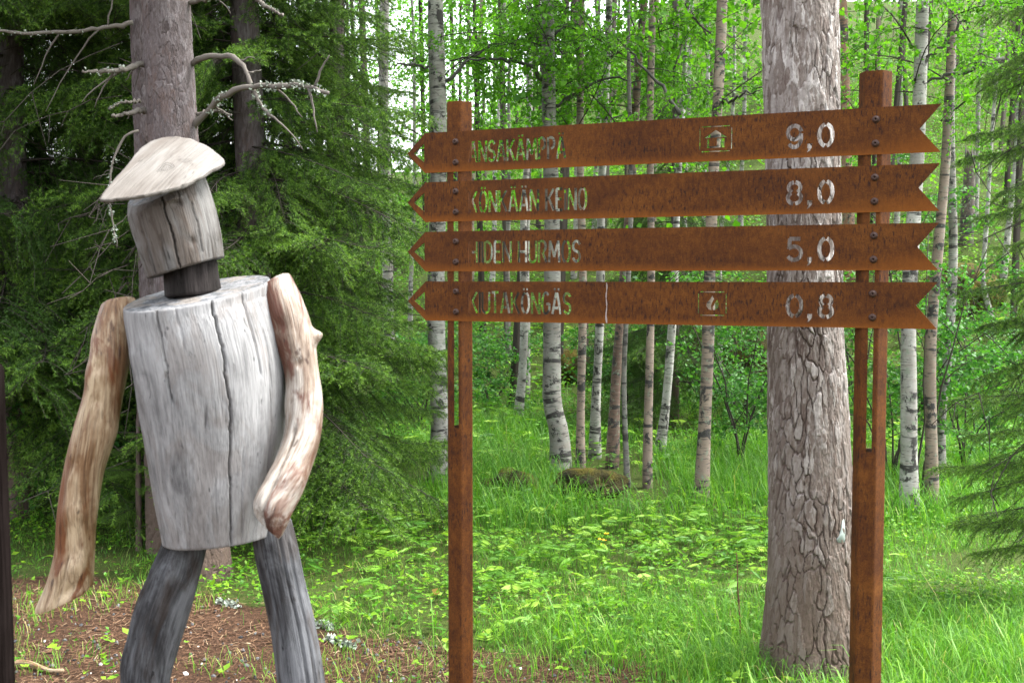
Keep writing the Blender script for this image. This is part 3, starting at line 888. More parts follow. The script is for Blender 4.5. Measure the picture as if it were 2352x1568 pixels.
# dark post cut by the left edge of the photo
def make_edge_post():
    Y = 2.6
    top = at(-36, 830, Y)
    b = thing('wooden_post', 'dark brown wooden post at the left edge of the photo', 'post', (top.x, Y, tz(top.x, Y)))
    n = 18; rows = []
    zs = np.concatenate([np.linspace(-.2, top.z - .02, n), [top.z - .01, top.z]])
    P = np.array([[.004 * math.sin(z * 3), 0, z - b.location.z] for z in zs])
    r = np.full(len(zs), .045); r[-2:] = (.041, .03)
    V, fc, LC = tube(P, r, 20)
    me = np_mesh('post_shaft', V, fc, [M['wood_post']], {'lc': LC})
    link('post_shaft', me, b)
make_edge_post()
# ------------------------------------------------------------------ foliage building blocks
def unit(a):
    return a / (np.linalg.norm(a, axis=-1, keepdims=True) + 1e-9)

def leaf_cards(C, D, L, rng, aspect=.75, fold=.18, up=None):
    """leaves: base C, direction D (unit), length L -> V (n*4,3), tris; each is two folded triangles"""
    n = len(C)
    R = rng.normal(size=(n, 3))
    if up is not None:
        R = R * (1 - up) + np.array([0, 0, 1]) * up
    S = unit(np.cross(D, R))
    N = np.cross(S, D)
    L = np.asarray(L)[:, None]
    mid = C + D * L * .42
    V = np.stack([C, mid + S * L * aspect * .5 + N * L * fold, C + D * L, mid - S * L * aspect * .5 + N * L * fold], 1).reshape(-1, 3)
    b = np.arange(n)[:, None] * 4
    T = np.concatenate([b + [0, 1, 2], b + [0, 2, 3]])
    return V, T

def seg_prisms(A, B, r0, r1):
    """thin three-sided sticks from A to B"""
    n = len(A)
    D = unit(B - A)
    X = unit(np.cross(D, np.where(np.abs(D[:, 2:3]) > .9, [[1., 0, 0]], [[0, 0, 1.]])))
    Y = np.cross(D, X)
    V = []
    for Pt, r in ((A, r0), (B, r1)):
        r = np.broadcast_to(np.asarray(r, float), (n,))[:, None]
        for k in range(3):
            a = 2 * math.pi * k / 3
            V.append(Pt + r * (X * math.cos(a) + Y * math.sin(a)))
    V = np.stack(V, 1).reshape(-1, 3)
    b = np.arange(n)[:, None] * 6
    Q = np.concatenate([b + [0, 1, 4, 3], b + [1, 2, 5, 4], b + [2, 0, 3, 5]])
    return V, Q

def birch_spray(seed, L=1.25, leaf=.039, nt=20, per=18, matleaf='birch_leaf', up=.35):
    rng = np.random.default_rng(seed)
    ac = Acc()
    t = np.linspace(0, 1, 9)
    P = np.stack([L * t, .12 * L * np.sin(t * 3 + seed), .14 * L * np.sin(t * 2.6) - .26 * L * t ** 2], -1)
    V, Q = seg_prisms(P[:-1], P[1:], .007 * (1 - t[:-1] * .8), .007 * (1 - t[1:] * .8))
    ac.add(V, [Q], .2, 1)
    C, D = [], []
    for k in range(nt):
        tt = .12 + .88 * (k + rng.random()) / nt
        p0 = np.array([np.interp(tt, t, P[:, i]) for i in range(3)])
        a = rng.choice([-1, 1]) * (0.5 + .8 * rng.random())
        l = (.18 + .38 * rng.random()) * (1.2 - .55 * tt)
        d = np.array([math.cos(a), math.sin(a), rng.normal(0, .3)])
        q = np.linspace(0, 1, 6)
        W = p0 + np.outer(q * l, d) + np.outer(-(q ** 2) * l * (.25 + .5 * rng.random()), [0, 0, 1])
        V, Q = seg_prisms(W[:-1], W[1:], .0025, .0015)
        ac.add(V, [Q], .2, 1)
        for _ in range(per):
            s = rng.random() ** .7
            c = np.array([np.interp(s, q, W[:, i]) for i in range(3)])
            C.append(c + rng.normal(0, .012, 3))
            dd = np.array([math.cos(a) * .5, math.sin(a) * .5, -.45]) + rng.normal(0, .7, 3)
            D.append(dd)
    C, D = np.array(C), unit(np.array(D))
    sz = leaf * (.65 + .6 * rng.random(len(C)))
    V, T = leaf_cards(C, D, sz, rng, .8, .12, up)
    ac.add(V, [T], np.repeat(np.clip(.5 + .22 * rng.normal(size=len(C)), 0, 1), 4), 0)
    return ac.mesh('leafy_bough', [M[matleaf], M['twig']])

SPRAYS = [birch_spray(100 + i) for i in range(6)]
BUSH_SPRAYS = [birch_spray(200 + i, .8, .058, 12, 9, 'bush_leaf', .6) for i in range(4)]

def leaf_cloud(seed, H, R0, n_cl, per, leaf=.06):
    """upper crown: clumps of leaves spread through a rounded column of height H"""
    rng = np.random.default_rng(seed)
    C, D = [], []
    for k in range(n_cl):
        z = H * rng.random()
        r = R0 * math.sqrt(rng.random()) * (1 - .5 * abs(z / H - .4))
        a = rng.random() * 6.283
        c0 = np.array([r * math.cos(a), r * math.sin(a), z])
        m = per
        C.append(c0 + rng.normal(0, 1, (m, 3)) * [.26, .26, .20])
        D.append(rng.normal(0, .8, (m, 3)) + [0, 0, -.4])
    C, D = np.concatenate(C), unit(np.concatenate(D))
    V, T = leaf_cards(C, D, leaf * (.7 + .6 * rng.random(len(C))), rng, .8, .12, .3)
    ac = Acc()
    ac.add(V, [T], np.repeat(np.clip(.5 + .22 * rng.normal(size=len(C)), 0, 1), 4), 0)
    return ac.mesh('crown', [M['birch_leaf'], M['twig']])
CLOUDS = [leaf_cloud(300 + i, 5.0, 1.5, 34, 22) for i in range(3)]

def aim(o, az, pitch, roll, sc):
    o.rotation_euler = (Matrix.Rotation(az, 3, 'Z') @ Matrix.Rotation(-pitch, 3, 'Y') @ Matrix.Rotation(roll, 3, 'X')).to_euler()
    o.scale = (sc, sc, sc)

# ------------------------------------------------------------------ birches and other slim trunks
def slim_trunk(pts, base, top_h, seed, seg=18, flare=1.25):
    """pts top->bottom (px, py, w) all at the base's distance; extrapolated up to top_h"""
    Y = base.y
    rows = []
    for (px, py, wd) in pts:
        p = at(px, py, Y)
        rows.append([p.x, p.y, p.z, wd * Y / F / 2])
    rows = rows[::-1]                                    # bottom first
    rows[0][0:3] = [base.x, base.y, base.z - .08]
    rows[0][3] *= flare
    a, b = rows[-2], rows[-1]
    k = (top_h + base.z - b[2]) / max(b[2] - a[2], .1)
    rng = np.random.default_rng(seed)
    if k > 0:
        for f in (.35, .7, 1.0):
            dx = max(-.10, min(.10, (b[0] - a[0]) / max(b[2] - a[2], .1)))
            dz = (top_h + base.z - b[2]) * f
            rows.append([b[0] + dx * dz + rng.normal(0, .05), b[1] + rng.normal(0, .08), b[2] + dz, b[3] * (1 - .75 * f)])
    n = max(30, int(top_h / .12))
    R = resample(rows, n)
    R[:, 3] = np.maximum(R[:, 3], .004)
    rr = R[:, 3] * (1 + .10 * (vnoise(np.arange(n) * .35, 0 * np.arange(n) + seed, seed) - .5))
    P = R[:, :3] + np.stack([.010 * np.sin(np.arange(n) * .31 + seed), .01 * np.cos(np.arange(n) * .23 + seed), 0 * np.arange(n)], -1)
    V, fc, LC = tube(P, rr, seg)
    return V, fc, LC, R

def limb_path(pxs, Y, dY=0.0):
    n = len(pxs)
    return np.array([list(at(x, y, Y + dY * i / max(1, n - 1))) for i, (x, y) in enumerate(pxs)])

def birch(name, label, pts, color=(1, 1, 1), top_h=9.0, boughs=22, seed=0, limbs=(), lo=2.2, group='slim forest trees behind the sign', crown=True, dist=None, cat='tree'):
    rng = np.random.default_rng(seed + 1000)
    base = ground_at(pts[-1][0], pts[-1][1]) if dist is None else None
    if base is None:
        p = at(pts[-1][0], pts[-1][1], dist); base = Vector((p.x, p.y, tz(p.x, p.y)))
    root = thing(name, label, cat, base, group)
    V, fc, LC, R = slim_trunk(pts, base, top_h, seed)
    me = np_mesh('trunk', V - np.array(base), fc, [M['birch']], {'lc': LC})
    tr = link('trunk', me, root)
    tr.color = (*color, 1)
    hz = R[:, 2] - base.z
    for pxs, r0, dY in limbs:
        P = resample(limb_path(pxs, base.y, dY), 16) - np.array(base)
        P[1:-1] += rng.normal(0, .010, (14, 3))
        V, fc, LC = tube(P, np.linspace(r0, r0 * .3, 16), 7)
        lm = link('limb', np_mesh('limb', V, fc, [M['limb']], {'tint': vnoise(LC[:, 2] * 60, LC[:, 0] * 200, 4)}), root)
        for k in range(3):
            i = int(rng.integers(5, 16))
            o = link('leafy_bough', SPRAYS[int(rng.integers(6))], lm, P[i])
            aim(o, rng.random() * 6.28, rng.normal(0, .3), rng.normal(0, .4), .45 + .3 * rng.random())
    if crown:
        i = int(np.argmin(np.abs(hz - (top_h - 4.2))))
        cl = CLOUDS[seed % 3]
        cr = link('crown', cl, root, R[i, :3] - np.array(base))
        cr.rotation_euler = (0, 0, rng.random() * 6.28)
        cl0 = Vector(cr.location); cz = cr.rotation_euler.z
        rot = Matrix.Rotation(-cz, 3, 'Z')
        boughs = int(boughs * .6); lo = max(lo, 2.6) if base.y < 12 else lo
        for k in range(boughs):
            h = lo + (min(top_h - 2.5, 6.0) - lo) * (k + rng.random()) / boughs
            i = int(np.argmin(np.abs(hz - h)))
            o = link('leafy_bough', SPRAYS[int(rng.integers(6))], cr, rot @ (Vector(R[i, :3] - np.array(base)) - cl0))
            aim(o, rng.random() * 6.28, .35 + rng.normal(0, .25), rng.normal(0, .3), .75 + .5 * rng.random())
    return root

WHITE, GREYW, TAN, RED, DARK = (.86, .87, .85), (.64, .65, .62), (.62, .50, .42), (.40, .27, .22), (.42, .42, .40)
birch('birch_tree', 'white birch standing just left of the left sign post', [(1003, 0, 36), (1004, 250, 38), (1004, 600, 40), (1006, 850, 42), (1008, 1000, 44), (1004, 1105, 48)], WHITE, 9.5, 20, 1,
      limbs=[([(1022, 188), (1062, 152), (1094, 124), (1142, 102), (1238, 104)], .016, .2), ([(984, 152), (942, 148), (906, 152), (880, 165)], .012, -.3), ([(985, 330), (950, 350), (915, 390)], .012, -.2)])
birch('birch_tree', 'thin pale birch half hidden behind the drooping spruce boughs right of the log figure', [(882, 0, 20), (884, 300, 22), (890, 600, 24), (898, 800, 25), (905, 935, 27)], GREYW, 9, 16, 2)
birch('birch_tree', 'thick birch with a kinked foot seen through the second word of the sign', [(1258, 0, 28), (1262, 160, 31), (1265, 400, 34), (1267, 700, 38), (1270, 850, 42), (1272, 930, 44), (1285, 985, 44), (1287, 1095, 50)], GREYW, 10, 22, 3,
      limbs=[([(1250, 186), (1222, 156), (1190, 142), (1142, 138), (1094, 136), (1054, 144)], .020, -.3), ([(1258, 132), (1226, 68), (1222, 0)], .020, .1), ([(1274, 80), (1302, 60), (1342, 58), (1382, 76), (1422, 84)], .013, .2),
             ([(1274, 244), (1314, 220), (1350, 196), (1414, 180), (1478, 188)], .016, -.2)])
birch('birch_tree', 'straight tan-barked birch right beside the kinked birch', [(1333, 0, 15), (1335, 400, 17), (1336, 750, 19), (1336, 1000, 20), (1336, 1088, 22)], TAN, 8.5, 16, 4)
birch('birch_tree', 'white birch with black scars, third trunk right of the kinked one', [(1398, 0, 15), (1390, 200, 16), (1384, 450, 18), (1375, 750, 20), (1369, 900, 21), (1369, 1052, 27)], WHITE, 9, 18, 5)
birch('birch_tree', 'left one of a pair of distant white birches between kinked birch and left post', [(1204, 560, 16), (1203, 750, 18), (1198, 850, 19), (1188, 970, 21)], WHITE, 9, 14, 6)
birch('birch_tree', 'right, thinner one of a pair of distant white birches', [(1212, 560, 11), (1211, 750, 13), (1209, 830, 14), (1208, 905, 15)], WHITE, 8, 12, 7)
birch('birch_tree', 'leaning dark red-brown trunk in the middle of the clump', [(1482, 0, 16), (1470, 130, 18), (1446, 450, 20), (1425, 770, 22), (1414, 900, 24), (1402, 1075, 28)], RED, 8.5, 14, 8)
birch('thin_tree', 'thin grey crooked stem touching the leaning dark red-brown trunk', [(1448, 400, 10), (1440, 700, 11), (1436, 850, 12), (1438, 1000, 13), (1441, 1118, 14)], DARK, 6, 8, 9)
birch('birch_tree', 'slender orange-brown trunk right of the leaning dark one', [(1497, 0, 15), (1496, 300, 16), (1493, 600, 17), (1492, 900, 19), (1489, 1120, 20)], TAN, 8.5, 16, 10)
birch('birch_tree', 'bright white birch leaning left at its dark foot', [(1556, 500, 15), (1548, 650, 17), (1538, 800, 20), (1530, 930, 20), (1515, 1048, 24)], WHITE, 9, 16, 11)
birch('birch_tree', 'brown lichen-spotted birch standing alone nearest the big pine', [(1657, 0, 24), (1648, 200, 25), (1637, 500, 26), (1625, 770, 28), (1617, 950, 30), (1612, 1155, 33)], TAN, 9, 18, 12, lo=2.4,
      limbs=[([(1658, 240), (1694, 224), (1750, 206)], .013, -.3), ([(1562, 264), (1538, 224), (1502, 176), (1462, 136), (1414, 88)], .016, .3)])
birch('birch_tree', 'far thin white birch standing before the mossy rocks', [(1655, 600, 10), (1653, 770, 12), (1651, 830, 12), (1650, 900, 13)], WHITE, 8, 10, 13)
birch('birch_tree', 'white birch right of the right sign post', [(2122, 0, 28), (2112, 200, 29), (2100, 450, 32), (2090, 700, 34), (2088, 900, 36), (2085, 1060, 38), (2084, 1182, 44)], WHITE, 10, 18, 14, lo=2.2,
      limbs=[([(2306, 137), (2240, 158), (2170, 178), (2130, 200), (2105, 230)], .020, .2), ([(2118, 150), (2160, 105), (2210, 50), (2255, 15)], .014, -.2)])
birch('birch_tree', 'brown birch in the middle of the three right of the sign', [(2168, 400, 22), (2155, 550, 24), (2140, 800, 26), (2140, 1000, 27), (2138, 1165, 30)], TAN, 8.5, 14, 15)
birch('birch_tree', 'grey slim birch, rightmost of the three beside the sign', [(2188, 0, 20), (2184, 200, 20), (2186, 650, 20), (2178, 820, 20), (2165, 960, 20), (2162, 1110, 21)], GREYW, 8.5, 14, 16)
birch('birch_tree', 'distant curved white birch on the slope at the right', [(2262, 560, 10), (2258, 640, 11), (2268, 690, 12), (2286, 738, 13)], WHITE, 8, 10, 17)
birch('birch_tree', 'far pale birch at the right edge above the spruce', [(2345, 150, 10), (2335, 350, 12), (2320, 480, 13), (2305, 640, 14)], WHITE, 8, 10, 18)
birch('pine_tree', 'distant orange-barked pine beside the top right of the big pine', [(1936, 0, 20), (1938, 120, 21), (1944, 300, 22), (1950, 640, 24)], (.62, .36, .24), 11, 10, 19, lo=5)
birch('birch_tree', 'thin dark trunk on the slope behind the left post', [(1168, 600, 10), (1166, 750, 11), (1166, 835, 12)], DARK, 8, 12, 20)
birch('birch_tree', 'far pale trunk between spruce and the white birch left of the sign', [(945, 650, 10), (944, 780, 12), (943, 878, 12)], GREYW, 8, 12, 21)

# extra far trunks on the hillside that show in the gaps above the sign
far = [(1130, 690), (1318, 640), (1440, 600), (1570, 620), (1700, 560), (2010, 600), (2060, 560), (2240, 520), (1080, 660), (1615, 540), (1365, 560), (1500, 530)]
far_lab = ['far thin trunk in the leaves right above the left sign post', 'far thin trunk above the sign, right of the kinked birch', 'far trunk above the sign between white and red-brown trunks',
           'far trunk in the leaves left of the lichen-spotted birch', 'far trunk between lichen-spotted birch and big pine', 'far trunk seen just left of the right sign post top',
           'far trunk seen just right of the right sign post top', 'far trunk on the wooded slope at the upper right', 'far trunk next to the left sign post, deep in the leaves',
           'far trunk right behind the lichen-spotted birch', 'far trunk in the gap right of the straight tan birch', 'far trunk behind the slender orange-brown stem']
for k, (x, y) in enumerate(far):
    birch('birch_tree', far_lab[k], [(x + 8, y - 300, 10), (x + 3, y - 120, 11), (x, y, 13)], [WHITE, GREYW, TAN][k % 3], 9 + k % 3, 12, 30 + k, lo=1.2, group='far hillside trees')

# ------------------------------------------------------------------ thick-barked trunks
def voronoi(u, v, wrap, seed):
    iu, iv = np.floor(u), np.floor(v)
    F1 = np.full(u.shape, 9.0); F2 = np.full(u.shape, 9.0); ID = np.zeros(u.shape)
    for du in (-1, 0, 1):
        for dv in (-1, 0, 1):
            cu, cv = iu + du, iv + dv
            wu = np.mod(cu, wrap)
            jx, jy = _h(wu, cv, seed), _h(wu, cv, seed + 1)
            d = np.hypot(cu + jx - u, cv + jy - v)
            r = _h(wu, cv, seed + 2)
            lt = d < F1
            F2 = np.where(lt, F1, np.minimum(F2, d)); ID = np.where(lt, r, ID); F1 = np.where(lt, d, F1)
    return F1, F2, ID

def bark_trunk(rows, base, nl, seg, ncell, cell_h, depth, seed, mat, name='trunk', flare=None, hi=None, smooth=True, crack=1.0):
    R = resample(rows, nl, hi)
    P, rad = R[:, :3], R[:, 3]
    T, E1, E2 = frames(P)
    th = np.linspace(0, 2 * np.pi, seg, endpoint=False)
    s = np.concatenate([[0], np.cumsum(np.linalg.norm(np.diff(P, axis=0), axis=1))])
    TH, SS = np.meshgrid(th, s)
    u = TH / (2 * np.pi) * ncell
    c, sn = np.cos(TH), np.sin(TH)
    wu = .55 * (vnoise(c * 3 + 5, SS * 6 + sn * 3, seed) - .5) * 2
    wv = .6 * (vnoise(c * 4 + 9, SS * 9 + sn * 4, seed + 3) - .5) * 2
    wu = wu * .8 + .35 * (vnoise(c * 11 + 5, SS * 34 + sn * 11, seed + 11) - .5)
    wv = wv * .8 + .35 * (vnoise(c * 11 + 1, SS * 26 + sn * 11, seed + 12) - .5)
    F1, F2, ID = voronoi(u + wu, SS / cell_h + wv, ncell, seed)
    fade = sstep(.35, .75, vnoise(c * 2.5 + 7, SS * 7 + sn * 2.5, seed + 21))
    plate = 1 - (1 - sstep(.02, .15, F2 - F1)) * (.10 + .90 * fade) * crack
    nz = .55 * vnoise(c * 7 + 2, SS * 13 + sn * 7, seed + 5) + .3 * vnoise(c * 17 + 2, SS * 36 + sn * 17, seed + 6) + .15 * vnoise(c * 40, SS * 80 + sn * 40, seed + 8)
    k = nz * 7 + ID * 2
    flake = (np.floor(k) + sstep(.0, .12, k - np.floor(k))) / 7
    lay = np.floor(k)
    hgt = plate * (.75 + .25 * ID) + .62 * flake + .18 * (vnoise(c * 30, SS * 60 + sn * 30, seed + 4) - .5)
    rr = rad[:, None] * (1 + .05 * (vnoise(c * 1.2 + 2, SS * 1.5 + sn * 1.2, seed + 2) - .5)) + depth * (hgt - 1.1)
    id2 = _h(lay, np.floor(ID * 97), seed + 3)
    if flare is not None:
        for (ang, amp) in flare:
            da = np.abs((TH - math.radians(ang) + np.pi) % (2 * np.pi) - np.pi)
            rr += amp * np.exp(-(da / .35) ** 2) * np.exp(-SS / .16)
    V = P[:, None] + rr[..., None] * (c[..., None] * E1[:, None] + sn[..., None] * E2[:, None])
    LC = np.stack([rr * c, rr * sn, SS], -1)
    i = np.arange(nl - 1)[:, None] * seg; j = np.arange(seg)[None]; j2 = (j + 1) % seg
    Q = np.stack([i + j, i + j2, i + seg + j2, i + seg + j], -1).reshape(-1, 4)
    tint = np.clip(.35 * ID + .65 * id2, 0, 1)
    me = np_mesh(name, V.reshape(-1, 3) - np.array(base), [Q], [M[mat]], {'lc': LC.reshape(-1, 3), 'tint': tint.ravel(), 'depth': plate.ravel()}, None, smooth)
    return me, R

def px_rows(pts, Y, base, top_h, shrink=.5):
    rows = []
    for (px, py, wd) in pts:
        p = at(px, py, Y); rows.append([p.x, Y, p.z, wd * Y / F / 2])
    rows = rows[::-1]
    rows[0][2] = base.z - .1
    b = rows[-1]; a = rows[0]
    dx = (b[0] - a[0]) / (b[2] - a[2])
    dz = top_h + base.z - b[2]
    rows += [[b[0] + dx * dz * .5, Y, b[2] + dz * .5, b[3] * (1 - shrink * .5)], [b[0] + dx * dz, Y, b[2] + dz, b[3] * (1 - shrink)]]
    return rows

# the big pine behind the sign
pine_base = ground_at(1856, 1550)
pine = thing('pine_tree', 'big pine with grey plated bark behind the right half of the sign', 'tree', pine_base)
rows = px_rows([(1836, 0, 168), (1840, 200, 168), (1846, 500, 166), (1850, 760, 170), (1858, 1000, 178), (1862, 1250, 188), (1860, 1420, 196), (1858, 1500, 206), (1856, 1550, 222)], pine_base.y, pine_base, 9.0)
me, R = bark_trunk(rows, pine_base, 640, 320, 34, .105, .013, 41, 'pine_bark', hi=3.1, smooth=False, crack=.8, flare=[(160, .05), (60, .03), (-30, .05), (250, .04)])
pt = link('trunk', me, pine)
# white scar where the bark came off
def make_blaze():
    outl = [(1912, 1180), (1917, 1176), (1920, 1195), (1921, 1225), (1915, 1229), (1908, 1227), (1900, 1225), (1898, 1218), (1905, 1210), (1909, 1196)]
    ctr = (1911, 1208)
    Y = pine_base.y
    cxp = np.interp(1208, [1000, 1250], [1858, 1862]); rw = np.interp(1208, [1000, 1250], [178, 188]) / 2
    def on(px, py, off):
        Rm = rw * Y / F + off
        x = at(px, py, Y).x - at(cxp, py, Y).x
        x = max(-Rm * .99, min(Rm * .99, x))
        return Vector((at(cxp, py, Y).x + x, Y - math.sqrt(Rm * Rm - x * x), at(px, py, Y).z)) - pine_base
    V = [on(*ctr, .002)] + [on(*p, .0008) for p in outl] + [on(*p, -.01) for p in outl]
    n = len(outl); Fq = [(0, 1 + i, 1 + (i + 1) % n) for i in range(n)]
    Q = [(1 + i, 1 + n + i, 1 + n + (i + 1) % n, 1 + (i + 1) % n) for i in range(n)]
    o = link('bark_scar', np_mesh('bark_scar', np.array([list(v) for v in V]), [np.array(Fq), np.array(Q)], [M['blaze']], {'tint': np.linspace(0, 1, len(V))}), pine)
    o['label'] = 'pale bare scar low on the trunk'
make_blaze()

# ------------------------------------------------------------------ spruces
def needle_cards(A, B, tint, rng, spacing=.0038, nl=.018, nw=.0040):
    Ln = np.linalg.norm(B - A, axis=1)
    cnt = np.maximum(2, (Ln / spacing).astype(int))
    idx = np.repeat(np.arange(len(A)), cnt)
    f = rng.random(len(idx))[:, None]
    C = A[idx] * (1 - f) + B[idx] * f
    D = unit(B - A)[idx]
    R = rng.normal(size=(len(idx), 3)); R -= D * (R * D).sum(1, keepdims=True); R = unit(R)
    d = unit(D * .75 + R)
    sd = unit(np.cross(d, rng.normal(size=d.shape)))
    l = (nl * (.75 + .5 * rng.random(len(idx))))[:, None]
    V = np.stack([C - sd * nw * .5, C + sd * nw * .5, C + d * l], 1).reshape(-1, 3)
    T = np.arange(len(idx) * 3).reshape(-1, 3)
    tt = np.clip(tint[idx] + rng.normal(0, .10, len(idx)), 0, 1)
    return V, T, np.repeat(tt, 3)

def spruce_spray(seed, L=1.3, droop=.25, hang=.5, fresh=.5, dens=1.0):
    rng = np.random.default_rng(seed)
    ac = Acc()
    t = np.linspace(0, 1, 14)
    P = np.stack([L * t, .05 * L * np.sin(t * 4 + seed), -droop * L * t ** 1.3 + .10 * L * t ** 4 + .05 * L * np.sin(t * 3)], -1)
    V, Q = seg_prisms(P[:-1], P[1:], .010 * (1.05 - t[:-1]), .010 * (1.05 - t[1:]))
    ac.add(V, [Q], .35, 1)
    A, B, Tn, SA, SB_ = [], [], [], [], []
    ns = int(44 * L * dens)
    for k in range(ns):
        tt = .06 + .94 * (k + .5 * rng.random()) / ns
        p0 = np.array([np.interp(tt, t, P[:, i]) for i in range(3)])
        sgn = 1 if k % 2 else -1
        l = (.10 + .36 * math.sin(math.pi * min(1, (1.08 - tt) * 1.1) * .5)) * (.65 + .5 * rng.random())
        a = sgn * (.75 + .35 * rng.random())
        d = np.array([math.cos(a), math.sin(a), rng.normal(-.05, .12)])
        hg = hang * (.5 + rng.random())
        q = np.linspace(0, 1, 7)
        W = p0 + np.outer(q * l, d) - np.outer(q ** 1.6 * l * hg, [0, 0, 1])
        SA.append(W[:-1]); SB_.append(W[1:])
        green0 = 0.15 if tt < .45 else 0
        for i in range(6):
            if q[i] >= green0 + .1:
                A.append(W[i]); B.append(W[i + 1]); Tn.append(.30 + .12 * q[i] + (fresh if i == 5 else 0) * (.5 + .5 * rng.random()))
        for m in range(int(4 + l * 34)):
            qq = .15 + .8 * rng.random()
            c = np.array([np.interp(qq, q, W[:, i]) for i in range(3)])
            b = a + rng.choice([-1, 1]) * (.55 + .4 * rng.random())
            l2 = (.035 + .075 * rng.random()) * (1.2 - .6 * qq)
            e = c + l2 * np.array([math.cos(b), math.sin(b), -hg * .6 + rng.normal(0, .25)])
            mid = (c + e) / 2 + [0, 0, .1 * l2]
            A += [c, mid]; B += [mid, e]
            fr = fresh * (.3 + .7 * rng.random())
            Tn += [.28, .34 + fr]
    SA, SB_ = np.concatenate(SA), np.concatenate(SB_)
    V, Q = seg_prisms(SA, SB_, .0022, .0016)
    ac.add(V, [Q], .25, 1)
    V, T, tn = needle_cards(np.array(A), np.array(B), np.array(Tn), rng)
    ac.add(V, [T], tn, 0)
    return ac.mesh('needle_bough', [M['needle'], M['twig']])

SP = [spruce_spray(500 + i, 1.3, .25 + .06 * i, .40 + .12 * i, .62) for i in range(4)]
SPD = [spruce_spray(520 + i, 1.2, .40, .9, .12, .8) for i in range(2)]

def twig_mesh(seed, H, n, R0):
    """fine dead twigs round a spruce's stem"""
    rng = np.random.default_rng(seed)
    A, B = [], []
    for k in range(n):
        z = H * rng.random(); a = rng.random() * 6.283; l = R0 * (.3 + .7 * rng.random())
        q = np.linspace(0, 1, 5)
        d = np.array([math.cos(a), math.sin(a), 0])
        W = np.array([0, 0, z]) + np.outer(.06 + q * l, d) - np.outer(q ** 1.5 * l * (.3 + .4 * rng.random()), [0, 0, 1]) + rng.normal(0, .015, (5, 3))
        A.append(W[:-1]); B.append(W[1:])
        for m in range(5):
            c = W[int(rng.integers(1, 5))]
            e = c + rng.normal(0, .09, 3) - [0, 0, .06]
            A.append(c[None]); B.append(e[None])
    V, Q = seg_prisms(np.concatenate(A), np.concatenate(B), .0035, .002)
    ac = Acc(); ac.add(V, [Q], vnoise(np.arange(len(V)) * .05, 0 * np.arange(len(V)), seed), 0)
    return ac.mesh('crown', [M['twig']])
TW = [twig_mesh(600 + i, 4.0, 65, .7) for i in range(2)]

def spruce(label, base, rows, nb, h0, h1, reach0, reach1, seed, sprays=None, az_rng=(0, 6.283), nl=260, seg=70, hi=None, tw0=.5, group='spruces', ncell=16, twigs=True, name='spruce_tree', pitch=.05, azw=None):
    rng = np.random.default_rng(seed)
    root = thing(name, label, 'tree', base, group)
    me, R = bark_trunk(rows, base, nl, seg, ncell, .055, .009, seed, 'spruce_bark', crack=.5, hi=hi, smooth=hi is None)
    link('trunk', me, root)
    hz = R[:, 2] - base.z
    if twigs:
        i = int(np.argmin(np.abs(hz - tw0)))
        cr = link('crown', TW[seed % 2], root, R[i, :3] - np.array(base))
        cl = Vector(cr.location)
        for k in range(nb):
            f = (k + rng.random()) / nb
            h = h0 + (h1 - h0) * f
            i = int(np.argmin(np.abs(hz - h)))
            o = link('needle_bough', (sprays or SP)[int(rng.integers(len(sprays or SP)))], cr, Vector(R[i, :3] - np.array(base)) - cl)
            sc = (reach0 + (reach1 - reach0) * f) / 1.3 * (.8 + .4 * rng.random())
            az = az_rng[0] + (az_rng[1] - az_rng[0]) * rng.random()
            aim(o, az, pitch + rng.normal(0, .14), rng.normal(0, .25), sc)
    return root, R

# twin trunks behind the figure, with bare lower branches
s1b = ground_at(462, 1322)
s1, s1R = spruce('grey-barked spruce right behind the figure, bare lichened branches on both sides', s1b,
                 px_rows([(382, 0, 104), (392, 200, 108), (402, 400, 112), (425, 800, 120), (446, 1100, 126), (458, 1240, 132), (462, 1322, 150)], s1b.y, s1b, 9), 26, 4.0, 8.0, 1.7, 1.0, 61, nl=480, seg=170, ncell=24, hi=3.6, tw0=4.0)
s1c = Vector((at(330, 1290, 6.5).x, 6.5, tz(at(330, 1290, 6.5).x, 6.5)))
spruce('second spruce trunk half hidden behind the left of the figure\'s spruce', s1c,
       px_rows([(325, 0, 52), (338, 300, 58), (352, 640, 62), (366, 1000, 68), (374, 1280, 74)], 6.5, s1c, 8), 18, 3.9, 7.0, 1.5, .9, 62, nl=400, seg=110, ncell=16, hi=3.6, tw0=4.0)

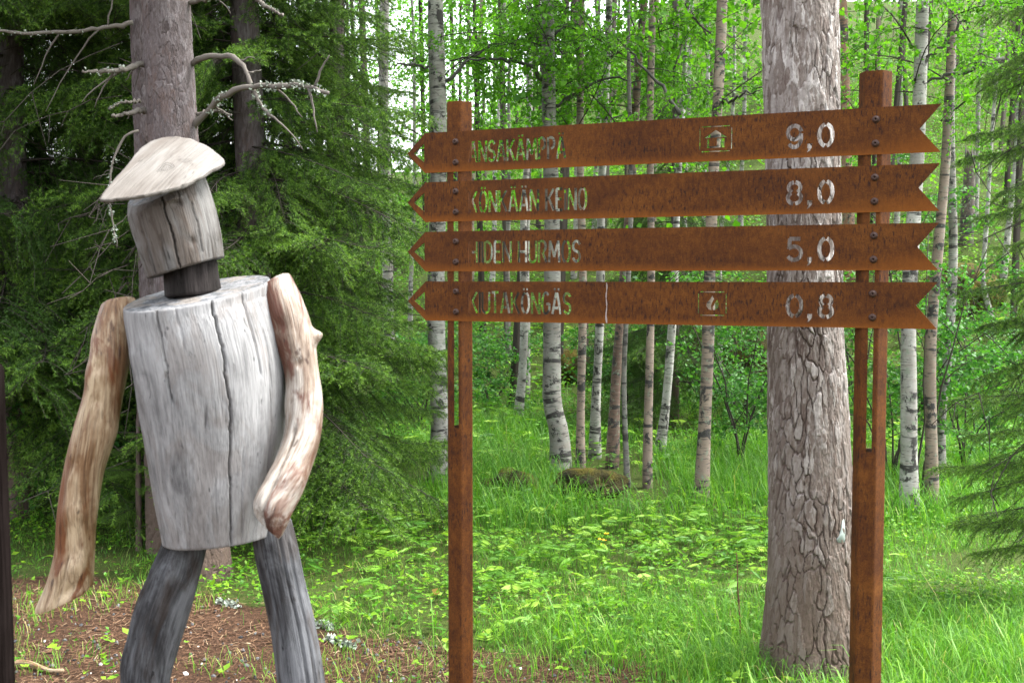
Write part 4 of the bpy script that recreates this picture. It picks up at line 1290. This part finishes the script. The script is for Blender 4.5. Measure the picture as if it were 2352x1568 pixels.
def dead_branch(pxs, r0, dY, lich=(), subs=(), parent=s1, pb=s1b, Y=None, seed=0):
    rng = np.random.default_rng(seed + 70)
    Y0 = (Y if Y is not None else pb.y)
    P = resample(limb_path(pxs, Y0, dY), 24) - np.array(pb)
    P[1:] += rng.normal(0, .004, (23, 3))
    ac = Acc()
    V, fc, LC = tube(P, np.linspace(r0, r0 * .42, 24) * (1 + .1 * rng.normal(size=24)), 8)
    ac.add(V, [f for f in fc], .6 + .4 * vnoise(LC[:, 2] * 40, LC[:, 0] * 150, 2))
    for (i0, ex, ey, ln) in subs:                                     # side twigs, direction in the photo plane
        q = P[i0]; n = 8; k = np.linspace(0, 1, n)
        W = q + np.outer(k * ln, np.array([ex, .2 * rng.normal(), ey])) + np.outer(np.sin(k * 3) * ln * .08, [0, 0, 1]) + rng.normal(0, .003, (n, 3))
        V, fc, LC = tube(W, np.linspace(r0 * .38, r0 * .15, n), 6)
        ac.add(V, [f for f in fc], .6)
    o = link('dead_branch', ac.mesh('dead_branch', [M['dead']]), parent)
    if lich:
        C, D = [], []
        for (i0, i1, cnt, rr) in lich:
            for _ in range(cnt):
                i = rng.uniform(i0, i1); c = np.array([np.interp(i, np.arange(24), P[:, k]) for k in range(3)])
                d = rng.normal(size=3); d /= np.linalg.norm(d)
                C.append(c + d * r0 * .7); D.append(d + rng.normal(0, .4, 3))
        C, D = np.array(C), unit(np.array(D))
        V, T = leaf_cards(C, D, rng.uniform(.008, .020, len(C)), rng, 1.1, .3)
        la = Acc(); la.add(V, [T], np.repeat(rng.random(len(C)), 4))
        l = link('lichen', la.mesh('lichen', [M['lichen']], False), o); l['kind'] = 'stuff'
M['dead'] = tint_mat('dead_branch_bark', [(0, (.04, .035, .03)), (1, (.14, .125, .108))])
dead_branch([(436, 150), (460, 135), (505, 128), (545, 138), (562, 160), (585, 210), (602, 240), (618, 262)], .017, -.35, [(16, 24, 60, 1)], [(11, .8, .2, .1), (14, .7, .25, .09), (23, .7, -.7, .25)], seed=1)
dead_branch([(440, 300), (470, 262), (500, 232), (540, 208), (590, 198), (650, 197), (705, 198), (752, 214)], .020, -.5, [(6, 8, 40, 1), (12, 23, 170, 1), (4, 5, 14, 1)], [(21, .45, .85, .17), (15, .6, -.7, .22), (5, .7, -.6, .12), (20, .2, -.9, .25)], seed=2)
dead_branch([(452, 262), (480, 254), (510, 258), (534, 266)], .010, -.1, [(10, 20, 10, 1)], [(12, .5, .5, .07)], seed=3)
dead_branch([(345, 150), (320, 148), (290, 158), (240, 165), (186, 165)], .017, -.25, [(10, 22, 30, 1)], [(9, -.7, -.6, .3), (5, -.6, -.7, .12), (13, -.5, -.7, .25)], seed=4)
dead_branch([(346, 256), (320, 254), (290, 262), (258, 267)], .017, -.2, [], [(12, -.5, -.5, .06)], seed=5)
dead_branch([(305, 52), (260, 62), (200, 70), (130, 74), (60, 76), (-20, 70)], .015, -.2, [(8, 23, 40, 1)], [(6, -.6, -.9, .5), (12, -.5, -.8, .35), (4, .2, 1, .3)], seed=6, Y=6.4)
dead_branch([(322, 235), (300, 232), (270, 240), (248, 252)], .009, -.2, [(12, 22, 20, 1)], [], seed=7, Y=6.4)
dead_branch([(318, 300), (300, 305), (275, 335), (258, 372), (255, 400), (254, 480), (262, 530), (270, 566)], .007, -.2, [(6, 22, 60, 1)], [(10, -.9, -.3, .1), (15, -.4, -.9, .2), (9, -.7, -.5, .12)], seed=8, Y=6.3)
dead_branch([(428, 8), (470, 0), (520, -6), (560, -4)], .012, -.2, [(6, 20, 30, 1)], [(12, .6, -.7, .12)], seed=9)
dead_branch([(590, 0), (620, 20), (652, 36)], .012, -.2, [(6, 20, 10, 1)], [], seed=10)

def base_at(px, Y):
    x = at(px, 800, Y).x
    return Vector((x, Y, tz(x, Y)))
# drooping spruce whose skirt fills the middle
b2 = base_at(592, 7.4)
spruce('wide spruce with drooping green boughs between figure and sign', b2, px_rows([(560, 0, 62), (572, 300, 66), (584, 600, 70), (592, 1150, 80)], 7.4, b2, 8), 160, .3, 5.5, 1.38, .7, 63)
b6 = base_at(765, 8.3)
spruce('slimmer spruce just left of the white birch, its boughs hanging to the ferns', b6, px_rows([(775, 0, 30), (770, 500, 36), (765, 1100, 42)], 8.3, b6, 7), 80, .25, 5.0, .72, .45, 64)
b3 = base_at(40, 7.6)
spruce('dark spruce filling the left edge of the photo', b3, px_rows([(20, 0, 56), (30, 500, 62), (40, 1080, 70)], 7.6, b3, 8), 140, .5, 6.0, 1.5, .9, 65, sprays=SPD + SP[2:])
b3b = base_at(215, 8.8)
spruce('dark spruce deep behind the figure\'s hanging arm', b3b, px_rows([(200, 0, 50), (208, 500, 56), (215, 1020, 62)], 8.8, b3b, 8), 120, .4, 6.0, 1.5, .9, 66, sprays=SPD + SP[2:])
b3c = base_at(420, 9.6)
spruce('dark spruce showing between figure and wide spruce, farther back', b3c, px_rows([(470, 0, 40), (460, 500, 46), (450, 1020, 52)], 9.6, b3c, 8), 90, .4, 7, 1.5, .9, 67, sprays=SPD + SP[2:])
b5 = base_at(1548, 11.6)
spruce('sparse dark spruce among the birch trunks under the sign', b5, px_rows([(1552, 300, 16), (1550, 700, 20), (1548, 980, 24)], 11.6, b5, 5), 60, .3, 3.6, 1.05, .6, 68, sprays=SPD, nl=80, seg=20)
b4 = base_at(2520, 5.3)
spruce('dark spruce reaching in from the right edge', b4, px_rows([(2510, 0, 60), (2515, 500, 64), (2520, 1100, 70)], 5.3, b4, 7), 32, .15, 3.6, .60, .45, 69, az_rng=(math.radians(130), math.radians(235)), nl=80, seg=30)
b7 = base_at(318, 6.5)
spruce('small bright spruce sapling low behind the figure\'s torso', b7, px_rows([(318, 930, 5), (318, 1050, 10), (318, 1230, 14)], 6.5, b7, .95, .9), 26, .08, .85, .42, .12, 70, nl=60, seg=14, sprays=[spruce_spray(590, 1.0, .1, .15, .75)], name='spruce_sapling')
# ------------------------------------------------------------------ things on the ground
def blob(name, label, cat, center, size, seed, mat='moss', rough=.22, group=None, sink=.3):
    rng = np.random.default_rng(seed)
    bm = bmesh.new()
    bmesh.ops.create_icosphere(bm, subdivisions=5, radius=1)
    for v in bm.verts:
        x, y, z = v.co
        n = vnoise(x * 1.4 + seed, y * 1.4 + z * 1.1, seed) - .5 + .5 * (vnoise(x * 3.5 + seed, z * 3.5 + y * 2, seed + 1) - .5) + .22 * (vnoise(x * 11 + seed, z * 11 + y * 9, seed + 2) - .5)
        f = float(1 + rough * 2 * n)
        v.co = (x * f * size[0], y * f * size[1], max(z, -.6) * f * size[2])
    for fc in bm.faces: fc.smooth = True
    me = bpy.data.meshes.new(name); bm.to_mesh(me); bm.free()
    me.materials.append(M[mat])
    o = link(name, me, None, (center.x, center.y, center.z + size[2] * (1 - sink) * .4))
    o.rotation_euler = (0, 0, rng.random() * 6)
    return tag(o, label, cat, group)

blob('moss_hummock', 'brown mossy hummock in the grass, nearer the left post', 'hummock', ground_at(1168, 1128), (.26, .22, .13), 1, rough=.4)
blob('moss_hummock', 'dark mossy hummock at the foot of the birch clump', 'hummock', ground_at(1358, 1135), (.30, .24, .14), 2, rough=.4)
blob('mossy_boulder', 'large mossy boulder on the slope left of the big pine', 'boulder', ground_at(1712, 868) + Vector((0, .4, .15)), (.75, .6, .55), 3)
blob('mossy_boulder', 'smaller mossy boulder behind the large one, upper left', 'boulder', ground_at(1660, 800) + Vector((0, .3, .1)), (.6, .5, .35), 4)
blob('mossy_boulder', 'dark mossy boulder on the slope right of the sign', 'boulder', ground_at(2222, 712) + Vector((0, .3, .1)), (.55, .5, .36), 5)
blob('mossy_boulder', 'dark mossy rock behind the kinked birch, half under ferns', 'boulder', ground_at(1312, 868), (.36, .34, .3), 6)

def snag():
    b = ground_at(2218, 560)
    root = thing('broken_snag', 'dark broken-off dead trunk on the slope upper right', 'dead tree', b)
    Y = b.y
    top = at(2219, 372, Y)
    zs = np.linspace(-.1, top.z - b.z, 26)
    rad = np.interp(zs, [0, top.z - b.z], [.11, .075])
    P = np.stack([.04 * np.sin(zs), 0 * zs, zs], -1)
    V, fc, LC = tube(P, rad, 24)
    k = 25 * 24                                       # jagged broken top
    for j in range(24):
        V[k + j, 2] += .16 * abs(math.sin(j * 1.7)) + .1 * (j % 3 == 0)
    o = link('trunk', np_mesh('trunk', V, fc, [M['birch']], {'lc': LC}), root); o.color = (.25, .2, .18, 1)
snag()

# leafy bushes: several stems with big round leaves
def bush(label, base, n, h, spread, seed, group='broad-leaved bushes among the trees'):
    rng = np.random.default_rng(seed)
    root = thing('leafy_bush', label, 'bush', base, group)
    for k in range(n):
        a = rng.random() * 6.283; hh = h * (.55 + .5 * rng.random())
        q = np.linspace(0, 1, 8)
        P = np.stack([math.cos(a) * spread * q ** 1.4, math.sin(a) * spread * q ** 1.4, hh * q], -1) + rng.normal(0, .012, (8, 3)); P[0] = (0, 0, -.03)
        V, fc, LC = tube(P, np.linspace(.009, .003, 8), 6)
        st = link('stem', np_mesh('stem', V, fc, [M['twig']], {'tint': np.full(len(V), .4)}), root)
        for m in range(6):
            i = int(rng.integers(2, 8))
            o = link('leafy_bough', BUSH_SPRAYS[int(rng.integers(4))], st, P[i])
            aim(o, rng.random() * 6.28, .45 + rng.normal(0, .3), rng.normal(0, .3), .45 + .35 * rng.random())
bush('broad-leaved bush in front of the mossy boulder, left of the big pine', ground_at(1700, 1070), 6, 1.5, .6, 1)
bush('low leafy bush between lichen-spotted birch and big pine', ground_at(1722, 1000), 6, 1.1, .6, 2)
bush('leafy bush between right sign post and white birch', ground_at(2050, 1110), 6, 1.7, .6, 3)
bush('leafy bush right of the three birches, under the spruce boughs', ground_at(2215, 1080), 6, 1.5, .7, 4)
bush('leafy bush on the slope at the right edge', ground_at(2310, 940), 6, 1.5, .8, 5)
bush('leafy bush behind the left post, at the sunny slope foot', ground_at(1130, 940), 6, .9, .6, 6)
bush('low leafy bush between spruce skirt and left post', ground_at(965, 985), 5, .8, .5, 7)
bush('leafy bush behind the trunks in the middle of the clump', ground_at(1450, 960), 6, 1.0, .7, 8)
bush('leafy bush behind the figure\'s hanging arm', ground_at(262, 1180), 5, .55, .35, 9)

bush('tall thin leafy sapling between the white and brown birches right of the sign', ground_at(2112, 1160), 3, 3.0, .45, 10)
bush('leafy sapling reaching up beside the big pine\'s right side', ground_at(1965, 1000), 4, 2.6, .5, 11)

# the thin sapling in front of the pine
def sapling():
    b = ground_at(1702, 1475)
    root = thing('sapling', 'single thin red-brown sapling stem with few leaves left of the pine foot', 'sapling', b)
    P = resample([list(at(x, y, b.y) - b) for x, y in ((1702, 1475), (1698, 1400), (1694, 1340), (1693, 1290), (1691, 1268))], 14)
    V, fc, LC = tube(P, np.linspace(.005, .002, 14), 7)
    M['redstem'] = NT('red_stem').finish((.10, .05, .03), .7, .2)
    link('stem', np_mesh('stem', V, fc, [M['redstem']]), root)
    rng = np.random.default_rng(3)
    for (i, l) in ((13, .045), (9, .07), (10, .05)):
        V, T = leaf_cards(np.array([P[i]]), unit(np.array([[.6 * rng.choice([-1, 1]), -.5, -.3]])), [l], rng, .5, .1, .6)
        link('leaf', np_mesh('leaf', V, [T], [M['fern_leaf']], {'tint': np.full(4, .5)}), root)
sapling()

# yellow flowers in the ferns
def flower(px, py, k, label):
    g0 = ground_at(px, py + 45)
    top = at(px, py, g0.y)
    root = thing('yellow_flower', label, 'flower', g0, 'yellow flowers in the ferns')
    P = resample([[0, 0, -.02], [.01, 0, (top.z - g0.z) * .5], [top.x - g0.x, 0, top.z - g0.z]], 8)
    V, fc, _ = tube(P, .0018, 5)
    link('stem', np_mesh('stem', V, fc, [M['herb_leaf']], {'tint': np.full(len(V), .3)}), root)
    rng = np.random.default_rng(k)
    n = 7; A = np.linspace(0, 6.28, n, endpoint=False)
    D = unit(np.stack([np.cos(A), np.sin(A) * .7 - .3, .35 + 0 * A], -1))
    V, T = leaf_cards(np.repeat(P[-1][None], n, 0), D, np.full(n, .017), rng, .8, .05, .8)
    link('petals', np_mesh('petals', V, [T], [M['petal']], {'tint': rng.random(len(V))}), root)
for k, (x, y, lab) in enumerate([(1393, 1226, 'highest of the yellow flowers in the ferns'), (1379, 1239, 'leftmost of the yellow flowers in the ferns'), (1388, 1241, 'middle yellow flower between the highest and the lowest'), (1384, 1252, 'lowest of the yellow flowers in the ferns')]):
    flower(x, y, k, lab)

# pale lichen-covered twigs lying on the litter
def lichen_clump(pa, pb, label, seed, n=110):
    a, b = ground_at(*pa), ground_at(*pb)
    rng = np.random.default_rng(seed)
    root = thing('lichen_twig', label, 'twig', a, 'lichen-crusted twigs on the litter')
    q = np.linspace(0, 1, 8)
    P = np.outer(q, np.array(b - a)) + [0, 0, .012] + rng.normal(0, .004, (8, 3))
    V, fc, _ = tube(P, .005, 6)
    link('stick', np_mesh('stick', V, fc, [M['twig']], {'tint': np.full(len(V), .5)}), root)
    i = rng.random(n)
    C = np.stack([np.interp(i, q, P[:, k]) for k in range(3)], -1) + rng.normal(0, .008, (n, 3))
    V, T = leaf_cards(C, unit(rng.normal(size=(n, 3)) + [0, 0, .5]), rng.uniform(.012, .026, n), rng, 1.1, .3)
    la = Acc(); la.add(V, [T], np.repeat(.5 + .5 * rng.random(n), 4))
    o = link('lichen', la.mesh('lichen', [M['lichen']], False), root); o['kind'] = 'stuff'
lichen_clump((752, 1472), (815, 1492), 'largest white lichen-crusted twig right of the figure\'s dark leg', 1)
lichen_clump((500, 1390), (548, 1398), 'white lichen-crusted twig between the figure\'s legs', 2, 70)
lichen_clump((726, 1438), (762, 1448), 'short white lichen-crusted twig touching the dark leg\'s edge', 3, 50)
lichen_clump((1032, 1320), (1034, 1352), 'white lichen-crusted twig at the left sign post\'s side', 4, 40)

def stick():
    a, b = ground_at(20, 1535), ground_at(150, 1550)
    q = np.linspace(0, 1, 14)
    P = np.outer(q, np.array(b - a)) + np.stack([0 * q, .02 * np.sin(q * 5), .018 + .006 * np.sin(q * 7)], -1)
    V, fc, LC = tube(P, np.linspace(.014, .008, 14), 8)
    o = link('fallen_stick', np_mesh('fallen_stick', V, fc, [M['wood_tan']], {'lc': LC}), None, a)
    tag(o, 'orange-brown fallen stick on the litter in the bottom left corner', 'stick')
stick()

def fallen_leaf(px, py, label, size, seed):
    b = ground_at(px, py); rng = np.random.default_rng(seed)
    V, T = leaf_cards(np.zeros((1, 3)), unit(np.array([[.3, -.4, .75]])), [size], rng, .8, .15, .2)
    o = link('fallen_leaf', np_mesh('fallen_leaf', V, [T], [M['drysleaf']]), None, b + Vector((0, 0, .04)))
    tag(o, label, 'leaf')
M['drysleaf'] = NT('dry_leaf').finish((.62, .38, .12), .6, .3)
fallen_leaf(997, 1386, 'yellow-orange fallen leaf just left of the left sign post', .055, 1)

# ------------------------------------------------------------------ uncountable cover
def scatter(n, x0, x1, y0, y1, rng, dens):
    x = rng.uniform(x0, x1, n); y = rng.uniform(y0, y1, n)
    keep = (np.abs(x) < .58 * y + 1.3) & (rng.random(n) < dens(x, y))
    x, y = x[keep], y[keep]
    return x, y, terrain(x, y)

def stuff(name, me, label, cat):
    o = link(name, me)
    o['kind'] = 'stuff'
    tag(o, label, cat)
    return o

def blades(x, y, z, h, wd, lean, tint, rng):
    """curved grass blades: five points each, three tapering pieces"""
    n = len(x)
    a = rng.random(n) * 6.283
    d = np.stack([np.cos(a), np.sin(a), 0 * a], -1)
    s = np.stack([-np.sin(a + rng.normal(0, .6, n)), np.cos(a), 0 * a], -1)
    B = np.stack([x, y, z - .01], -1)
    h, wd, lean = h[:, None], wd[:, None], lean[:, None]
    p1 = B + [0, 0, 1] * h * .5 + d * h * lean * .22
    p2 = B + [0, 0, 1] * h * .85 + d * h * lean * .62
    p3 = B + [0, 0, 1] * h * (1.05 - lean * .35) + d * h * lean * 1.1
    V = np.stack([B - s * wd, B + s * wd, p1 + s * wd * .9, p1 - s * wd * .9, p2 + s * wd * .6, p2 - s * wd * .6, p3], 1).reshape(-1, 3)
    b = np.arange(n)[:, None] * 7
    T = np.concatenate([b + [0, 1, 2], b + [0, 2, 3], b + [3, 2, 4], b + [3, 4, 5], b + [5, 4, 6]])
    return V, T, np.repeat(tint, 7)

def build_grass():
    rng = np.random.default_rng(11)
    ac = Acc()
    # near meadow, 3.6 - 7.5 m
    def dn(x, y):
        tuft = sstep(.30, .62, vnoise(x * 3.1, y * 3.1, 31))
        front = sstep(6.2, 4.6, y) * sstep(-.4, .35, x)
        left = .35 + .65 * np.maximum(sstep(-1.0, .2, x), sstep(5.6, 6.6, y))
        return np.clip((.14 + .50 * tuft + .8 * front) * left * (1 - .93 * litter(x, y)), 0, 1)
    x, y, z = scatter(380000, -5.0, 5.0, 3.4, 7.6, rng, dn)
    n = len(x)
    big = vnoise(x * 2.3, y * 2.3, 33)
    h = (.04 + .15 * rng.random(n) ** 2) * (.5 + .8 * big) * (1 - .5 * sstep(4.9, 5.8, y)) * (.6 + .4 * sstep(-.6, .4, x))
    ac.add(*[v if i != 1 else [v] for i, v in enumerate(blades(x, y, z, h, .0008 + .0013 * rng.random(n) ** 2, rng.uniform(.2, 1.0, n), np.clip(.45 + .22 * rng.normal(size=n) + .12 * (rng.random(n) < .06), 0, 1), rng))])
    # broad arching leaves in the very front
    x, y, z = scatter(800, -.6, 2.2, 3.6, 5.2, rng, lambda x, y: .9 * (1 - litter(x, y)))
    n = len(x)
    ac.add(*[v if i != 1 else [v] for i, v in enumerate(blades(x, y, z, rng.uniform(.10, .26, n), rng.uniform(.0022, .0040, n), rng.uniform(.5, 1.1, n), np.clip(.62 + .15 * rng.normal(size=n), 0, 1), rng))])
    # taller, hazier grass between the birches
    def dm(x, y):
        return sstep(.22, .6, vnoise(x * 1.2 + 3, y * 1.2, 35)) * sstep(14, 11.5, y) * (.35 + .65 * sstep(-1.2, .0, x))
    x, y, z = scatter(150000, -5.5, 6.5, 7.2, 14, rng, dm)
    n = len(x)
    ac.add(*[v if i != 1 else [v] for i, v in enumerate(blades(x, y, z, .07 + .22 * rng.random(n) ** 1.7, .0014 + .0016 * rng.random(n), rng.uniform(.2, 1.0, n), np.clip(.42 + .2 * rng.normal(size=n), 0, .93), rng))])
    # wispy tufts in the litter
    x, y, z = scatter(10000, -3.4, .4, 3.6, 6.2, rng, lambda x, y: sstep(.5, .75, vnoise(x * 2.6, y * 2.6, 39)))
    n = len(x)
    ac.add(*[v if i != 1 else [v] for i, v in enumerate(blades(x, y, z, .03 + .07 * rng.random(n), .0014 + 0 * x, rng.uniform(.3, 1, n), np.clip(.7 + .25 * rng.normal(size=n), 0, 1), rng))])
    return ac.mesh('grass', [M['grass']])
stuff('grass', build_grass(), 'fresh green grass growing between the sign and the trees', 'grass')

def build_ferns():
    rng = np.random.default_rng(12)
    ac = Acc()
    def dn(x, y):
        c = sstep(.42, .66, vnoise(x * 1.5 + 8, y * 1.5 + 1, 41))
        zone = sstep(4.6, 5.6, y) * sstep(8.6, 7.2, y) * sstep(-1.6, -.7, x + .25 * (y - 6)) * sstep(2.2, 1.4, x)
        return np.clip(zone * (.25 + .75 * c), 0, 1) * (1 - litter(x, y))
    x, y, z = scatter(5200, -3, 3, 4.4, 9, rng, dn)
    x2, y2, z2 = scatter(3000, -6, 8, 9, 18, rng, lambda x, y: sstep(.5, .7, vnoise(x * .9, y * .9, 43)))
    x, y, z = np.concatenate([x, x2]), np.concatenate([y, y2]), np.concatenate([z, z2])
    n = len(x)
    a = rng.random(n) * 6.283
    L = rng.uniform(.045, .115, n) * np.where(y > 9, 1.5, 1)
    hgt = rng.uniform(.03, .15, n) * np.where(y > 9, 1.5, 1)
    np_ = 9
    Cs, Ds, Ls, Ts = [], [], [], []
    tn = np.clip(.5 + .28 * rng.normal(size=n) + .5 * (vnoise(x * 2, y * 2, 71) - .5), 0, 1)
    O = np.stack([x, y, z + hgt], -1)
    dirs = np.stack([np.cos(a), np.sin(a), rng.normal(.05, .3, n)], -1)
    side = np.stack([-np.sin(a), np.cos(a), 0 * a], -1)
    for k in range(np_):
        f = (k + .5) / np_
        c = O + dirs * (L * f)[:, None] - np.array([0, 0, 1]) * (L * .35 * f * f)[:, None]
        for sg in (-1, 1):
            Cs.append(c); Ds.append(unit(side * sg + dirs * .55 - np.array([0, 0, .18])))
            Ls.append(L * .62 * (1.05 - f) + .012); Ts.append(tn)
    Cs.append(O + dirs * (L * .85)[:, None] - np.array([0, 0, 1]) * (L * .28)[:, None]); Ds.append(unit(dirs)); Ls.append(L * .2); Ts.append(tn)
    C, D, Lq, Tq = np.concatenate(Cs), np.concatenate(Ds), np.concatenate(Ls), np.concatenate(Ts)
    V, T = leaf_cards(C, D, Lq, rng, .21, .03, .6)
    ac.add(V, [T], np.repeat(np.clip(Tq + .06 * rng.normal(size=len(Tq)), 0, 1), 4))
    V, Q = seg_prisms(np.stack([x, y, z], -1), O, .0016, .0012)
    ac.add(V, [Q], .3)
    return ac.mesh('ferns', [M['fern_leaf']])
stuff('ferns', build_ferns(), 'pale green ferns covering the ground behind the sign', 'ferns')

def build_herbs():
    rng = np.random.default_rng(13)
    ac = Acc()
    # small round leaves close to the ground, near
    def dn(x, y):
        c = sstep(.35, .65, vnoise(x * 2.2 + 5, y * 2.2 + 6, 51))
        return np.clip((.15 + .85 * c) * (1 - .92 * litter(x, y)), 0, 1)
    x, y, z = scatter(36000, -5.2, 5.2, 3.6, 8.5, rng, dn)
    n = len(x); per = 4
    O = np.repeat(np.stack([x, y, z + rng.uniform(.015, .10, n)], -1), per, 0)
    m = len(O)
    D = unit(np.stack([rng.normal(size=m), rng.normal(size=m), .25 + .3 * rng.normal(size=m)], -1))
    V, T = leaf_cards(O, D, rng.uniform(.010, .024, m), rng, .8, .08, .85)
    ac.add(V, [T], np.repeat(np.clip(np.repeat(.55 + .22 * rng.normal(size=n), per), 0, 1), 4))
    # scattered broad leaves on the litter's edge
    x, y, z = scatter(900, -3.2, 2.0, 3.7, 6.6, rng, lambda x, y: .16 + .5 * litter(x, y) * (1 - litter(x, y)) * 4)
    n = len(x); per = 3
    O = np.repeat(np.stack([x, y, z + rng.uniform(.02, .07, n)], -1), per, 0); m = len(O)
    D = unit(np.stack([rng.normal(size=m), rng.normal(size=m) - .3, .15 + .25 * rng.normal(size=m)], -1))
    V, T = leaf_cards(O, D, rng.uniform(.025, .052, m), rng, .75, .10, .85)
    ac.add(V, [T], np.repeat(np.clip(.85 + .12 * rng.normal(size=m), 0, 1), 4))
    # knee-high herbs and bilberry on the slope
    def ds(x, y):
        return np.clip((.25 + .75 * sstep(.35, .6, vnoise(x * .9 + 2, y * .9 + 4, 53))) * sstep(8.2, 10, y + .6 * x * (x < 0)), 0, 1)
    x, y, z = scatter(26000, -12, 14, 8, 30, rng, ds)
    n = len(x); per = 9
    hh = rng.uniform(.10, .45, n) * np.where(y < 12, .6, 1)
    O = np.repeat(np.stack([x, y, z], -1), per, 0); m = len(O)
    O += np.stack([.09 * rng.normal(size=m), .09 * rng.normal(size=m), np.repeat(hh, per) * rng.uniform(.35, 1.0, m)], -1)
    D = unit(np.stack([rng.normal(size=m), rng.normal(size=m), .05 + .35 * rng.normal(size=m)], -1))
    V, T = leaf_cards(O, D, rng.uniform(.035, .075, m) * np.where(O[:, 1] < 12, .68, 1), rng, .7, .10, .8)
    ac.add(V, [T], np.repeat(np.clip(np.repeat(.45 + .2 * rng.normal(size=n) + .25 * (vnoise(x * .7, y * .7, 55) - .5), per), 0, 1), 4))
    return ac.mesh('undergrowth', [M['herb_leaf']])
stuff('undergrowth', build_herbs(), 'leafy green undergrowth of herbs covering the forest floor and slope', 'undergrowth')

def build_litter():
    rng = np.random.default_rng(14)
    ac = Acc()
    x, y, z = scatter(72000, -4.8, 1.4, 3.3, 7.0, rng, lambda x, y: (.06 + .94 * litter(x, y)) * (.25 + .75 * sstep(.3, .6, vnoise(x * 4, y * 4, 77))))
    n = len(x)
    a = rng.random(n) * 3.1416
    d = np.stack([np.cos(a), np.sin(a), rng.normal(0, .18, n)], -1)
    s = np.stack([-np.sin(a), np.cos(a), 0 * a], -1)
    C = np.stack([x, y, z + rng.uniform(.002, .012, n)], -1)
    l = rng.uniform(.008, .026, n)[:, None]; w_ = rng.uniform(.0010, .0024, n)[:, None]
    wide = rng.random(n) < .12
    w_[wide] *= 2.2
    V = np.stack([C - d * l - s * w_, C + d * l - s * w_ * .4, C + d * l + s * w_ * .4 + [0, 0, .001], C - d * l + s * w_], 1).reshape(-1, 3)
    b = np.arange(n)[:, None] * 4
    ac.add(V, [b + [0, 1, 2, 3]], np.repeat(np.clip(.5 + .25 * rng.normal(size=n), 0, 1), 4))
    return ac.mesh('needle_litter', [M['litter']])
stuff('needle_litter', build_litter(), 'red-brown fallen needles and bark bits covering the path', 'litter')

def build_pebbles():
    rng = np.random.default_rng(15)
    x, y, z = scatter(2600, -3.2, .5, 3.4, 6.2, rng, lambda x, y: litter(x, y) * sstep(6.0, 4.2, y))
    n = len(x)
    t = (1 + 5 ** .5) / 2
    ico = unit(np.array([(-1, t, 0), (1, t, 0), (-1, -t, 0), (1, -t, 0), (0, -1, t), (0, 1, t), (0, -1, -t), (0, 1, -t), (t, 0, -1), (t, 0, 1), (-t, 0, -1), (-t, 0, 1)], float))
    fc = np.array([(0, 11, 5), (0, 5, 1), (0, 1, 7), (0, 7, 10), (0, 10, 11), (1, 5, 9), (5, 11, 4), (11, 10, 2), (10, 7, 6), (7, 1, 8), (3, 9, 4), (3, 4, 2), (3, 2, 6), (3, 6, 8), (3, 8, 9), (4, 9, 5), (2, 4, 11), (6, 2, 10), (8, 6, 7), (9, 8, 1)])
    r = rng.uniform(.003, .010, n)
    V = ico[None] * (1 + .25 * rng.normal(size=(n, 12, 1))) * (r[:, None] * rng.uniform(.6, 1.3, (n, 3)))[:, None, :] + np.stack([x, y, z + r * .5], -1)[:, None, :]
    T = (fc[None] + np.arange(n)[:, None, None] * 12).reshape(-1, 3)
    tn = np.where(rng.random(n) < .06, .95, np.where(rng.random(n) < .5, .1, .55))
    ac = Acc(); ac.add(V.reshape(-1, 3), [T], np.repeat(tn, 12))
    return ac.mesh('gravel', [M['pebble']], False)
stuff('gravel', build_pebbles(), 'loose dark and white gravel scattered through the needle litter', 'gravel')

# the wood beyond: leaf masses of many crowns on the hillside, with their thin stems
def build_far_wood():
    rng = np.random.default_rng(16)
    ac = Acc()
    C, D, S, TT = [], [], [], []
    for k in range(104):
        y = rng.uniform(13, 36); x = rng.uniform(-.52, .56) * y
        if k % 5 == 0: y = rng.uniform(17, 30); x = rng.uniform(-.22, -.04) * y
        if x < -.10 * y and y < 18: continue
        z0 = tz(x, y); H = rng.uniform(6, 11)
        lean = rng.normal(0, .04)
        A = np.array([[x, y, z0], [x + lean * H * .5, y, z0 + H * .5]]); B = np.array([[x + lean * H * .5, y, z0 + H * .5], [x + lean * H, y, z0 + H]])
        V, Q = seg_prisms(A, B, np.array([.055, .04]), np.array([.04, .015])); ac.add(V, [Q], rng.random(), 1)
        ncl = int(21 * H / 8); tree_t = .15 * rng.normal()
        for c in range(ncl):
            f = rng.random() ** .8
            h = (1.9 if y < 24 else .8) + (H - 1.6) * f
            r = rng.uniform(.2, 1.7) * (1.1 - .45 * f)
            a = rng.random() * 6.283
            c0 = np.array([x + lean * h + r * math.cos(a), y + r * math.sin(a), z0 + h])
            m = 46
            C.append(c0 + rng.normal(size=(m, 3)) * [.32, .32, .16]); D.append(rng.normal(0, .8, (m, 3)) + [0, 0, -.45])
            S.append((.045 + .0012 * (y - 13)) * rng.uniform(.8, 1.5, m)); TT.append(np.clip(.52 + tree_t + .2 * rng.normal(size=m), 0, 1))
            if c % 3 == 0:
                V, Q = seg_prisms(np.array([[x + lean * h, y, z0 + h - .2]]), c0[None], .012, .004); ac.add(V, [Q], .1, 1)
    C, D, S, TT = np.concatenate(C), unit(np.concatenate(D)), np.concatenate(S), np.concatenate(TT)
    V, T = leaf_cards(C, D, S, rng, .8, .12, .25)
    ac.add(V, [T], np.repeat(TT, 4), 0)
    return ac.mesh('far_wood', [M['birch_leaf'], M['twig']])
stuff('far_wood', build_far_wood(), 'bright green leaf mass of the birch wood on the hillside behind', 'wood')

# leaves and needles too small to pick apart stay joined in their bough
for o in bpy.data.objects:
    if o.name.split('.')[0] in ('leafy_bough', 'needle_bough'):
        o['kind'] = 'stuff'
